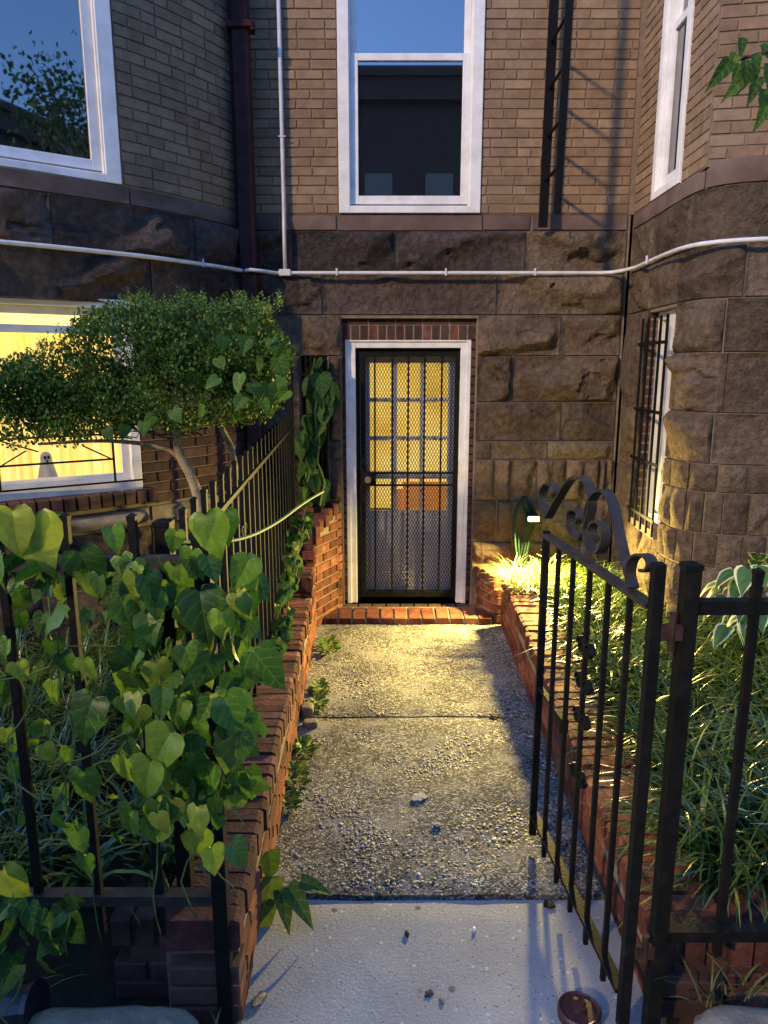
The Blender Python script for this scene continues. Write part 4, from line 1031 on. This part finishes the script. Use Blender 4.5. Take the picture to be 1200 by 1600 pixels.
for zz in (.98, .86, .74, .55):
    for s in (1, -1):
        c = G(GL*.5+.030*s, zz); ribbon(curl(c, G(s, 0)-G(0, 0), EZ*(1 if zz > .7 else -1), .030, 1.3), .016, .006, gn, 'small_scroll', 'iron', gt)
for z in (1.20, .28):
    mb = MB(); mb.tube([(.711, RY-.012, z-.05), (.711, RY-.012, z+.05)], .010, 8); mb.box((.685, RY-.02, z-.02), (.735, RY-.005, z+.02)); mb.build('hinge', M['rust'], gt)

cv = atZ(905, 1582, 0); cp = thing('drain_cover', 'round brown painted cap set in the concrete at the gate foot', 'drain cover', (cv.x, cv.y, 0))
mb = MB(); n = 28; rr = .062
pr_ = [(rr, -.02), (rr, .012), (rr-.006, .018), (rr-.012, .014), (.022, .015), (.020, .024), (.0, .025)]
V = [(cv.x + r*math.cos(2*math.pi*k/n), cv.y + r*math.sin(2*math.pi*k/n), z) for r, z in pr_ for k in range(n)]
mb.add(V, [(j*n+k, j*n+(k+1)%n, (j+1)*n+(k+1)%n, (j+1)*n+k) for j in range(len(pr_)-1) for k in range(n)]); mb.build('cap', M['capbrown'], cp, smooth=True).modifiers.new('e', 'EDGE_SPLIT').split_angle = R(35)
MB().tube([(cv.x+.012, cv.y+.012, .02), (cv.x+.012, cv.y+.012, .031)], .009, 6).build('bolt', M['capbrown'], cp)
pot = thing('plant_pot', 'black plastic plant pot lying in the dark below the left fence', 'plant pot', (-.95, 1.62, .1))
MB().tube([(-1.06, 1.60, .14), (-.98, 1.60, .15), (-.94, 1.60, .155)], .075, 20, r1=.06).build('pot_body', M['black'], pot, smooth=False)
MB().tube([(-.945, 1.60, .155), (-.93, 1.60, .157)], .068, 20).build('pot_rim', M['black'], pot)

# ------------------------------------------------------------------ leaves
def splat(name, label, cat, px, py, rad, mat, z=.004, seed=0, dry=False):
    c = atZ(px, py, z); rr = random.Random(seed); n = 16; top = []; 
    for k in range(n):
        a = 2*math.pi*k/n; r_ = rad*(.8+.22*math.sin(2*a+seed)+.14*math.sin(5*a+seed*2)); top.append((c.x+r_*math.cos(a), c.y+1.3*r_*math.sin(a), z+rr.uniform(0, .002)))
    V = top + [(x, y, z-.006) for x, y, _ in top] + [(c.x, c.y, z+.003)]
    F = [(k, (k+1) % n, 2*n) for k in range(n)] + [(k, n+k, n+(k+1) % n, (k+1) % n) for k in range(n)]
    mb = MB(); mb.add(V, F); return props(mb.build(name, mat), label, cat)
splat('cement_chip', 'pale white mortar spill in the middle of the rough path', 'stain', 655, 1245, .034, M['concrete'], .007, 1)
splat('cement_chip', 'small pale crumb just below the mortar spill on the path', 'stain', 683, 1288, .016, M['concrete'], .007, 2)
splat('dry_leaf', 'dark dead leaf lying on the path joint at the right', 'leaf', 772, 1117, .022, M['twig'], .008, 3)
splat('dry_leaf', 'brown dead leaf crumb on the upper middle of the smooth slab', 'leaf', 636, 1458, .010, M['twig'], -.006, 4)
splat('bird_dropping', 'black and white speck on the smooth slab right of centre', 'speck', 741, 1452, .008, M['white'], -.006, 5)
splat('dry_leaf', 'shrivelled brown leaf beside the left wall at the bottom edge', 'leaf', 405, 1560, .022, M['bark'], -.004, 6)
splat('dirt_patch', 'dark damp dirt patch at the right end of the slab joint', 'stain', 858, 1412, .020, M['soil'], -.008, 8)
splat('dirt_patch', 'dark dirt gathered at the left end of the slab joint', 'stain', 462, 1402, .018, M['soil'], -.008, 9)
splat('gum_spot', 'pale round gum spot on the right half of the smooth slab', 'stain', 690, 1564, .009, M['stone_grey'], -.009, 10)
splat('gum_spot', 'flat grey gum spot low on the smooth slab', 'stain', 670, 1552, .014, M['asphalt'], -.0095, 7)
def leaf_mesh(name, mat, wide=1.0, seed=0, fold=.16, droop=.35, lobes=1.0, pts=None):
    rr = random.Random(seed)
    E_ = pts or [(.0, .0), (.10, .10*lobes), (.26, .13*lobes), (.40, .02), (.455, -.16), (.41, -.38), (.28, -.62), (.12, -.84), (0, -1.0)]
    Cy = [0, -.0, -.02, -.08, -.2, -.4, -.63, -.85, -1.0]
    V = []; ed = []
    for side in (-1, 1):
        for i, (x, y) in enumerate(E_):
            for f in (0, .35, .7, 1):
                xx = x*f*wide*(1 + .08*rr.uniform(-1, 1)*(f == 1)); yy = Cy[i] + (y-Cy[i])*f
                z = fold*abs(xx) - droop*yy*yy*.6 + .035*math.sin(i*2.1+seed)*f - .28*xx*xx + .02*math.sin(yy*20)*f
                V.append((xx*side, yy, z)); ed.append(f)
    F = []
    for s in (0, 1):
        b = s*36
        for i in range(8):
            for f in range(3):
                q = (b+4*i+f, b+4*i+f+1, b+4*i+5+f, b+4*i+4+f); F.append(q if s else q[::-1])
    me = bpy.data.meshes.new(name); me.from_pydata(V, [], F); me.materials.append(mat); me.update()
    at = me.attributes.new('edge', 'FLOAT', 'POINT'); at.data.foreach_set('value', ed); me.shade_smooth()
    return me
def orient(tip, nrm):
    y = -Vector(tip).normalized(); z = Vector(nrm); z = (z - y*z.dot(y)).normalized(); x = y.cross(z)
    return Matrix((x, y, z)).transposed()
VL = [leaf_mesh('vine_leaf', M['vine'], random.uniform(.9, 1.05), i, random.uniform(-.1, .5), random.uniform(.1, 1.0)) for i in range(9)]
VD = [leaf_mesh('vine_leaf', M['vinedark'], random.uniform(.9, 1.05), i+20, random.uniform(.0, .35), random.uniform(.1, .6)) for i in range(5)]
BW = [leaf_mesh('weed_leaf', M['broad'], .55, i+40, .3, .7, .2) for i in range(4)]
HO = [leaf_mesh('hosta_leaf', M['hosta'], .95, i+60, .25, .8, .5) for i in range(3)]
def rl_(s=1): return random.gauss(0, s)
def hang(name, meshes, parent, p, size, tip=None, nrm=None, sp=.35):
    tip = Vector(tip or (0, -.15, -1)) + Vector((rl_(sp), rl_(sp*.6), rl_(sp*.5)))
    nrm = Vector(nrm or (0, -1, .55)) + Vector((rl_(sp), rl_(sp), rl_(sp)))
    me = random.choice(meshes); return place(name, me, parent, p, orient(tip, nrm), (size,)*3)

vine = thing('heart_leaf_vine', 'lush vine with big heart-shaped leaves smothering the left street fence', 'vine', (-.8, 1.6, .4))
big = [(20,798,80),(50,812,100),(4,868,62),(125,862,82),(60,880,78),(98,945,62),(175,825,46),(208,880,58),(227,900,58),(271,885,52),(312,925,92),
 (321,805,82),(350,800,60),(378,880,75),(385,925,60),(233,980,56),(242,1036,58),(329,1025,88),(398,1020,86),(98,1022,46),(133,1030,46),(12,1000,36),(25,1035,38),
 (208,1085,44),(146,1092,82),(254,1080,48),(287,1096,52),(350,1090,78),(372,1130,92),(267,1145,82),(412,1128,50),(250,1140,60),(236,1190,76),(283,1190,62),
 (330,1190,78),(362,1150,70),(206,1265,64),(246,1272,42),(129,1205,62),(306,1300,58),(331,1325,50),(362,1320,52),(268,1250,60),(121,1300,36),(133,1338,32),(4,1360,62),
 (308,1262,50),(300,860,60),(345,955,55),(290,1010,60),(190,870,50),(155,900,48),(275,830,40)]
def inpoly(x, y):
    if 185 < x < 395 and 870 < y < 1290: return abs(x-300) < 115 - max(0, y-1180)*.5
    return False
for (px, py, s) in big:
    Y = random.uniform(1.50, 1.62); p = atY(px, py, Y); zd = (p - Vector((0, 0, CAM_H))).length
    hang('leaf', VL, vine, p, s*zd/FPX*.86, nrm=(.1, -1, .9), sp=.36)
n = 0
while n < 230:
    px, py = random.uniform(150, 400), random.uniform(830, 1300)
    if not inpoly(px, py): continue
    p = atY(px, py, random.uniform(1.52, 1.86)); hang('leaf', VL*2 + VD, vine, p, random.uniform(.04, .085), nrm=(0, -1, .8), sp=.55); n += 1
for k in range(85):
    p = atY(random.uniform(-60, 200), min(random.uniform(800, 1330), random.uniform(860, 1330)), random.uniform(1.58, 1.95)); hang('leaf', VL + VD, vine, p, random.uniform(.03, .07), sp=.5)
def wander(a, b, k=14, amp=.02, sag=0):
    a = Vector(a); b = Vector(b); o = random.uniform(0, 50)
    return [a.lerp(b, t) + Vector((noise.noise(Vector((t*4+o, 0, 0))), noise.noise(Vector((t*4+o, 5, 0))), noise.noise(Vector((t*4+o, 9, 0)))))*amp*2*math.sin(math.pi*t)**.5 + Vector((0, 0, -sag*4*t*(1-t))) for t in np.linspace(0, 1, k)]
for (a, b) in (((-.60,1.64,.35),(-.55,1.62,1.4)), ((-.77,1.66,.3),(-.80,1.62,1.35)), ((-.50,1.64,.4),(-.45,1.6,1.3)), ((-1.05,1.64,1.0),(-.5,1.64,1.28)), ((-1.1,1.66,.7),(-.62,1.63,.95)), ((-.60,1.66,.9),(-.38,1.6,.5)), ((-.95,1.66,1.4),(-.95,1.64,.6))):
    MB().tube(wander(a, b, 16, .05), .0022, 5).build('stem', M['stemdark'], vine, smooth=True)
T0, T1 = atY(275, 847, 1.9), atY(505, 768, 3.4)
tm = atY(370, 848, 2.2); tm2 = atY(430, 820, 2.7); tm3 = atY(475, 785, 3.1)
MB().tube(smoothpts([T0, tm, tm2, tm3, T1], 3), .0055, 6).build('tendril', M['stem'], vine, smooth=True)

wv = thing('climbing_vine', 'slim vine hanging down the narrow barred window left of the door', 'vine', (-.55, 5.1, 1.4))
for k in range(60):
    t = random.random(); px = 490 + 12*math.sin(t*7) + random.uniform(-16, 14); py = 562 + 215*t
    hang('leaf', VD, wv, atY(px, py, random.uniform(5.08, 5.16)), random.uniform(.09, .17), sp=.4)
MB().tube(wander(atY(492, 560, 5.12), atY(500, 790, 5.05), 14, .05), .006, 5).build('stem', M['stemdark'], wv)
fv = thing('fence_vine', 'small-leaved vine trailing down the far end of the side fence', 'vine', (-.5, 4.2, .5))
for k in range(75):
    t = random.random(); px = 470 - 38*t + random.uniform(-14, 16); py = 800 + 215*t; Y = 4.7 - 1.3*t
    hang('leaf', VD + VL[:1], fv, atY(px, py, Y), random.uniform(.045, .09), sp=.6)
for a, b in (((478,790),(462,900)), ((465,880),(440,1000))): MB().tube(wander(atY(*a, 4.6), atY(*b, 3.9), 12, .05), .004, 5).build('stem', M['stemdark'], fv)

# ------------------------------------------------------------------ clipped bush on a bent trunk
BY = 3.35
bush = thing('clipped_shrub', 'cloud-shaped evergreen shrub on a bent pale trunk before the lit window', 'shrub', (-.86, BY, .25))
EL = [(330,548,118,70,.36),(215,540,95,62,.34),(95,608,112,52,.30),(40,630,70,55,.26),(270,625,160,48,.34),(395,560,58,72,.30),(130,640,95,50,.26),(400,620,45,45,.25),(20,612,60,44,.25)]
V = []; F = []; C = []
NL = 62000; idx = 0
wts = np.array([e[2]*e[3] for e in EL], float); wts /= wts.sum()
ch = rng.choice(len(EL), NL, p=wts)
Ep = []
for (cx, cy, rx, ry, ry3) in EL:
    c = atY(cx, cy, BY); k = (c - Vector((0, 0, CAM_H))).length / FPX; Ep.append((c, rx*k, ry*k, ry3))
for i in range(NL):
    c, rx, rz2, ryy = Ep[ch[i]]
    d = rng.normal(size=3); d /= np.linalg.norm(d); r = rng.random()**.38
    if r < .55 and rng.random() < .7: continue
    p = np.array([c.x + d[0]*rx*r, BY + d[1]*ryy*r, c.z + d[2]*rz2*r])
    nz = noise.noise(Vector(p*5.5)); 
    if nz < -.30 - .25*(1-r) : continue
    p += d*.05*noise.noise(Vector(p*9))
    s = rng.uniform(.014, .024)
    up = np.array([d[0]*.5, d[1]*.5, .9]) + rng.normal(size=3)*.55; up /= np.linalg.norm(up)
    nn = rng.normal(size=3); sd_ = np.cross(up, nn); sd_ /= np.linalg.norm(sd_)
    f = np.cross(sd_, up)
    b = len(V); V += [p, p+up*s*.5+sd_*s*.36+f*s*.12, p+up*s, p+up*s*.5-sd_*s*.36+f*s*.12]
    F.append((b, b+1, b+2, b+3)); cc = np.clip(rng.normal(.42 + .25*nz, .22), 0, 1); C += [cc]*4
# upright sprigs on the top
for i in range(520):
    px = rng.uniform(20, 440); 
    topy = 480 + max(0, 190-px)*.62 + 8*math.sin(px*.08) + rng.uniform(-6, 12)
    p0 = atY(px, topy, BY + rng.uniform(-.28, .22)); h = rng.uniform(.02, .065) * (1.7 if rng.random() < .08 else 1); lean = rng.normal(size=2)*.2
    for k in range(int(h/.0065)):
        q = np.array([p0.x + lean[0]*k*.0065, p0.y + lean[1]*k*.0065, p0.z + k*.0065]); a = k*2.4 + rng.uniform(0, 1); s = rng.uniform(.010, .017)
        dr = np.array([math.cos(a)*.7, math.sin(a)*.7, .7]); sd_ = np.cross(dr, [0, 0, 1.]); sd_ /= np.linalg.norm(sd_)
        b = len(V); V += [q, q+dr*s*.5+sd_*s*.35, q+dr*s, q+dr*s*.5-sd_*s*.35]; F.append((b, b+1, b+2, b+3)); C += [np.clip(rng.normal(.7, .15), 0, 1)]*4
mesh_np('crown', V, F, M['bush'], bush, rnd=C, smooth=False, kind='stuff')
tk = lambda *pp: [atY(a, b, c) for a, b, c in pp]
MB().tube(smoothpts([Vector((-.84, BY+.02, .2)), Vector((-.85, BY, .8))] + tk((315,800,BY), (303,750,BY), (280,712,BY), (276,690,BY), (270,650,BY))), .035, 10, r1=.013).build('trunk', M['bark'], bush, smooth=True)
MB().tube(smoothpts(tk((281,716,BY), (262,700,BY), (210,691,BY-.02), (150,688,BY-.03), (60,694,BY))), .014, 8, r1=.006).build('branch', M['bark'], bush, smooth=True)
MB().tube(smoothpts([Vector((-.70, 3.5, .3))] + tk((368,712,3.5), (352,680,3.5), (340,655,3.45), (325,620,BY))), .020, 8, r1=.008).build('stem', M['bark'], bush, smooth=True)
for k in range(26):
    a = atY(rng.uniform(120, 330), rng.uniform(650, 690), BY); px = rng.uniform(20, 420); b = atY(px, rng.uniform(560, 680), BY+rng.uniform(-.2, .2))
    MB().tube(wander(a, b, 8, .04), .0045, 5, r1=.002).build('twig', M['twig'], bush)
bv = thing('shrub_vine', 'broad vine leaves scrambling over the right side of the clipped shrub', 'vine', (-.75, 3.0, 1.6))
for (px, py, s) in [(350,525,40),(385,530,42),(340,560,34),(358,545,42),(305,585,38),(340,590,40),(375,585,46),(395,600,44),(405,560,40),(420,600,50),(435,560,50),(440,590,46),(270,640,40),(315,632,38),(225,660,34),(195,665,34),(165,670,32),(240,650,34),(380,620,40),(425,530,40),(410,625,36),(445,545,40),(450,610,36),(400,505,34)]:
    hang('leaf', VD, bv, atY(px, py, random.uniform(2.92, 3.05)), s*3.1/FPX*.62, sp=.5)

# ------------------------------------------------------------------ strap-leaved bed and grasses
def straps(name, clumps, per, length, width, mat, parent=None, label=None, cat=None, arch=1.0, segs=5, spread=1.0, kind='stuff', up=.9):
    V = []; F = []; C = []; U = []
    for (cx, cy, cz_) in clumps:
        base_tone = rng.normal(.45, .12); lean = rng.normal(size=2)*.25
        for _ in range(per):
            a = rng.uniform(0, 2*math.pi); L = rng.uniform(*length); w = width*rng.uniform(.7, 1.25)
            out = np.array([math.cos(a)+lean[0], math.sin(a)+lean[1], 0]); sd_ = np.array([-math.sin(a), math.cos(a), 0]) 
            e0 = rng.uniform(.15, up)                      # launch steepness
            p = np.array([cx + rng.normal()*.018, cy + rng.normal()*.018, cz_]); th = math.pi/2 - (1-e0)*.9*spread
            bend = rng.uniform(1.2, 3.0)*arch/segs; tone = np.clip(rng.normal(base_tone, .16) + (.45 if rng.random() < .03 else 0), 0, 1); b = len(V); tw = rng.uniform(-.5, .5)
            for k in range(segs+1):
                t = k/segs; ww = w*(1 - .85*t**3)/2; side = sd_*math.cos(tw*t) + np.array([0, 0, 1])*math.sin(tw*t)
                V += [p - side*ww, p + side*ww]; C += [tone]*2; U += [t, t]
                p = p + (out*math.cos(th) + np.array([0, 0, math.sin(th)]))*L/segs; th -= bend*(.5+t)
            for k in range(segs): F.append((b+2*k, b+2*k+1, b+2*k+3, b+2*k+2))
    o = mesh_np(name, V, F, M[mat], parent, rnd=C, uv=U, smooth=True, kind=kind)
    if label: props(o, label, cat)
    return o
cl = []
y = 1.93
while y < 5.05:
    x = rwx(y) + .33
    while x < 2.75:
        yy, xx = y + rng.uniform(-.05, .05), x + rng.uniform(-.05, .05)
        if yy < 5.0 and (xx < 1.62 or yy < 3.85) and noise.noise(Vector((xx*2.1, yy*2.1, 8))) > -.42: cl.append((xx, yy, .21))
        x += .105
    y += .105
straps('liriope_bed', cl, 44, (.24, .44), .0105, 'liriope', label='dense bed of dark green strap-leaved lilyturf right of the path', cat='ground cover', arch=1.1)
ft_ = [(rwx(yq)+.27, yq, .2) for yq in np.arange(1.95, 3.3, .16)]
straps('liriope_edge', ft_, 14, (.2, .34), .0105, 'liriope', label='strap leaves of the planted bed drooping over the right brick wall', cat='ground cover', arch=1.3)
tuft = [(1.02+rng.uniform(-.14, .16), 4.72+rng.uniform(-.16, .2), .33) for _ in range(14)]
straps('grass_tuft', tuft, 60, (.13, .28), .004, 'straw', label='bright yellow-green grass tuft glowing right under the small lamp', cat='grass', arch=.9, kind=None)
lb_ = [(rng.uniform(-2.6, -.72), rng.uniform(1.95, 3.9), .25) for _ in range(170)]
straps('left_bed_grass', lb_, 26, (.12, .34), .008, 'liriope', label='dark tangled grass filling the bed behind the left fence', cat='grass', arch=1.0)
lw_ = [(rng.uniform(-1.6, -.62), rng.uniform(1.84, 2.5), .27) for _ in range(60)]
straps('left_bed_weeds', lw_, 14, (.10, .26), .014, 'liriope', label='pale weedy grass catching the light low behind the left fence', cat='grass', arch=1.0)
straps('wall_grass', [(lwx(yq)-.17, yq, .31) for yq in np.arange(3.3, 4.5, .13)], 12, (.06, .16), .003, 'straw', label='dry thin grass sprouting on the left wall under the side fence', cat='grass', arch=.8)
straps('foot_grass', [(-1.15, 1.62, .02), (-1.28, 1.55, .02), (-1.05, 1.7, .05), (-.44, 1.60, .0), (.90, 1.66, .1), (1.02, 1.68, .12), (1.3, 1.68, .12)], 12, (.08, .22), .006, 'straw', label='stray grass blades growing between the kerb stones', cat='grass')

# small leafy weeds along the left edge of the path
def weed(c, r, n, label, hgt=.05, size=(.035, .075), mat='weed', stuffy=True):
    V = []; F = []; C = []
    for i in range(n):
        a = rng.uniform(0, 6.28); d = r*rng.random()**.6; p = np.array([c[0]+d*math.cos(a)*.65, c[1]+d*math.sin(a)*1.4, c[2]+hgt*rng.random()*(1-d/r*.6)])
        s = rng.uniform(*size); dr = np.array([math.cos(a), math.sin(a), rng.uniform(-.1, 1.0)]); dr /= np.linalg.norm(dr); sd_ = np.cross(dr, [0, 0, 1.]); sd_ /= np.linalg.norm(sd_); u = np.cross(sd_, dr)
        b = len(V); V += [p, p+dr*s*.3+sd_*s*.28+u*s*.08, p+dr*s*.75+sd_*s*.26+u*s*.05, p+dr*s*1.05-u*s*.12, p+dr*s*.75-sd_*s*.26+u*s*.05, p+dr*s*.3-sd_*s*.28+u*s*.08, p+dr*s*.5-u*s*.02]
        F += [(b, b+1, b+6), (b+1, b+2, b+6), (b+2, b+3, b+6), (b+3, b+4, b+6), (b+4, b+5, b+6), (b+5, b, b+6)]; C += [np.clip(rng.normal(.5, .22), 0, 1)]*7
    o = mesh_np('path_weed', V, F, M[mat], None, rnd=C, kind=None); props(o, label, 'weed', 'weeds along the left edge of the path'); return o
for px, py, r, n, h, lab in [(512,1012,.11,90,.10,'tall leafy weed at the far end of the left path edge'),(500,1075,.07,60,.05,'small weed clump just beyond the path joint'),(497,1100,.06,50,.04,'low weed on the path joint at the left wall'),
    (475,1170,.08,80,.05,'leafy weed below the path joint beside the stones'),(462,1215,.09,90,.06,'bushy weed midway along the left path edge'),(450,1255,.05,40,.03,'sparse weed low against the left wall'),(520,962,.05,30,.03,'tiny weed at the left end of the brick step')]:
    p = atZ(px, py, .02); weed((max(p.x, lwx(p.y)+.02), p.y, .0), r*.75, int(n*.8), lab, h, size=(.025, .055))
for i, (x, y) in enumerate([(.35, 4.975), (.12, 4.975), (.72, 4.975)]): weed((x, y, 0), .04, 14, ['tiny weed sprouting in front of the brick step, middle', 'tiny weed left of centre before the brick step', 'tiny weed at the right end of the brick step'][i], .012, (.008, .018))
bwt = thing('broadleaf_weed', 'large broad-leaved weed at the near left corner where the slabs meet', 'weed', (-.40, 2.2, 0))
for (px, py, s, tip, nr) in [(425,1370,90,(-.1,-.4,-.8),(.5,-1,.3)),(450,1385,80,(.6,-.7,-.25),(.1,-.3,1)),(440,1390,70,(.2,-.9,-.4),(0,-.3,1)),(415,1400,90,(-.1,-.7,-.6),(.3,-.6,.8)),(470,1378,60,(1,-.1,-.2),(0,-.3,1)),(420,1330,80,(.1,.0,-1),(.6,-1,0))]:
    p = atY(px, py, 2.12); p.z = max(p.z, .05); hang('leaf', BW, bwt, p, s*2.6/FPX*.8, tip, nr, .08)
cw_ = thing('corner_weed', 'low weedy plant with long leaves in the lower left corner', 'weed', (-1.1, 1.55, 0))
for k in range(26):
    p = atY(random.uniform(-30, 110), random.uniform(1380, 1510), random.uniform(1.45, 1.6)); hang('leaf', BW + VD, cw_, p, random.uniform(.05, .10), sp=.8)
for k in range(4): MB().tube(wander((-1.15+.04*k, 1.5, .0), (-1.05+.05*k, 1.5, .35), 8, .03), .003, 5).build('stem', M['stemdark'], cw_)
ho = thing('hosta', 'variegated hosta with white-edged leaves at the foot of the right bay', 'plant', (1.75, 3.4, .25))
hc = atY(1180, 893, 3.3)
for k in range(40):
    a = random.uniform(0, 6.28); e = random.uniform(.1, .9); d = Vector((math.cos(a), math.sin(a), 0))
    p = hc + d*random.uniform(.03, .17) + Vector((0, 0, random.uniform(-.30, .02)+.08*e))
    place('leaf', random.choice(HO), ho, p, orient(d + Vector((0, 0, -.2-.5*(1-e))), Vector((0, 0, 1)) + d*.5), (random.uniform(.09, .13),)*3)
for k in range(6): MB().tube([(hc.x, hc.y, .22), hc + Vector((rl_(.05), rl_(.05), 0))], .0035, 5).build('stem', M['stemdark'], ho)

# overhanging branch, its young tree standing just outside the picture
yt = thing('young_tree', 'young street tree whose leafy twig hangs in at the upper right', 'tree', (2.6, 1.5, 0))
MB().tube(smoothpts([Vector((2.6, 1.5, -.1)), Vector((2.62, 1.5, 1.5)), Vector((2.55, 1.6, 3.2)), Vector((2.6, 1.6, 4.4))]), .05, 10, r1=.02).build('trunk', M['bark'], yt, smooth=True)
tipp = atY(1150, 95, 2.4); b0 = Vector((2.58, 1.58, 3.0))
br = smoothpts([b0, Vector((2.0, 2.0, 3.25)), atY(1230, 70, 2.35), atY(1185, 85, 2.4), tipp]); MB().tube(br, .012, 6, r1=.003).build('branch', M['twig'], yt, smooth=True)
TL = [leaf_mesh('tree_leaf', M['vinedark'], .5, i+80, .3, .5, .1) for i in range(4)]
for px, py, s, tx, tz in [(1160,60,34,-.1,-1),(1150,85,44,-.5,-.9),(1165,95,40,.1,-1),(1180,85,44,.3,-1),(1140,95,56,-.7,-.8),(1165,120,50,-.7,-.7),(1185,120,46,-.2,-1),(1195,140,50,-.1,-1),(1190,70,44,.5,-.8),(1175,110,40,-.4,-.9),(1200,100,50,.3,-1),(1155,100,36,-.2,-1),(1198,165,44,-.3,-1)]:
    hang('leaf', TL, yt, atY(px, py, random.uniform(2.3, 2.45)), s*2.0/FPX, (tx, -.2, tz), (.1, -1, .3), .12)
for k in range(60):
    c = Vector((2.6+rl_(.35), 1.7+rl_(.35), 3.9+rl_(.35))); hang('leaf', TL, yt, c, .12, sp=.6)

# ------------------------------------------------------------------ what the windows reflect: the other side of the street; plus added shade tree
ob = thing('opposite_house_row', 'dark brick house row across the street, seen mirrored in the window panes', 'house row', (0, -17, 0))
MB().box((-40, -24, -.1), (48, -17, 11.4)).build('wall', M['housewall'], ob)
cn = MB(); cn.box((-40.2, -17.0, 11.0), (48.2, -16.5, 11.7)).box((-40.3, -17, 11.7), (48.3, -16.3, 12.0)); cn.build('cornice', M['housewall'], ob)
pm_ = MB().box((-.5, 0, -.9), (.5, .06, .9)).build('window', M['dim'], ob); wm = pm_.data; pm_.location = Vector((-8, -16.97, 2.2)) - Vector((0, -17, 0))
for i in range(22):
    for j in range(3):
        if random.random() < .25: continue
        place('window', wm, ob, (-20+2.2*i, -16.97, 2.0+2.9*j))
def tree(name, label, x, y, h, r, nl, tz=None, seed=1):
    t = thing(name, label, 'tree', (x, y, 0)); rr = np.random.default_rng(seed)
    MB().tube(smoothpts([Vector((x, y, -.1)), Vector((x+.1, y, h*.35)), Vector((x-.05, y+.1, h*.75))]), .13, 10, r1=.05).build('trunk', M['bark'], t, smooth=True)
    V = []; F = []; C = []
    for k in range(16):
        a = rr.uniform(0, 6.28); e = rr.uniform(-.3, .9); d = np.array([math.cos(a)*math.cos(e), math.sin(a)*math.cos(e), math.sin(e)*.8]); tip = np.array([x, y, h*.82]) + d*r*rr.uniform(.5, 1)
        MB().tube(wander((x, y, h*rr.uniform(.4, .7)), tip, 8, .2), .035, 5, r1=.008).build('limb', M['bark'], t)
        for _ in range(nl//16):
            p = tip + rr.normal(size=3)*r*.22; s = rr.uniform(.08, .15); u = rr.normal(size=3); u /= np.linalg.norm(u); v = np.cross(u, rr.normal(size=3)); v /= np.linalg.norm(v)
            b = len(V); V += [p, p+u*s*.5+v*s*.3, p+u*s, p+u*s*.5-v*s*.3]; F.append((b, b+1, b+2, b+3)); C += [rr.uniform(0, .7)]*4
    mesh_np('crown', V, F, M['bush'], t, rnd=C, kind='stuff')
tree('offscreen_tree', 'leafy street tree mirrored in the big bay window', 6.3, -2.0, 7.2, 1.6, 2600, seed=3)
tree('offscreen_tree', 'small bushy tree added out of view to throw patchy shade on the entrance', -5.35, -2.25, 3.7, .95, 4200, seed=5)  # added tree, never in view, its crown shades the front slab
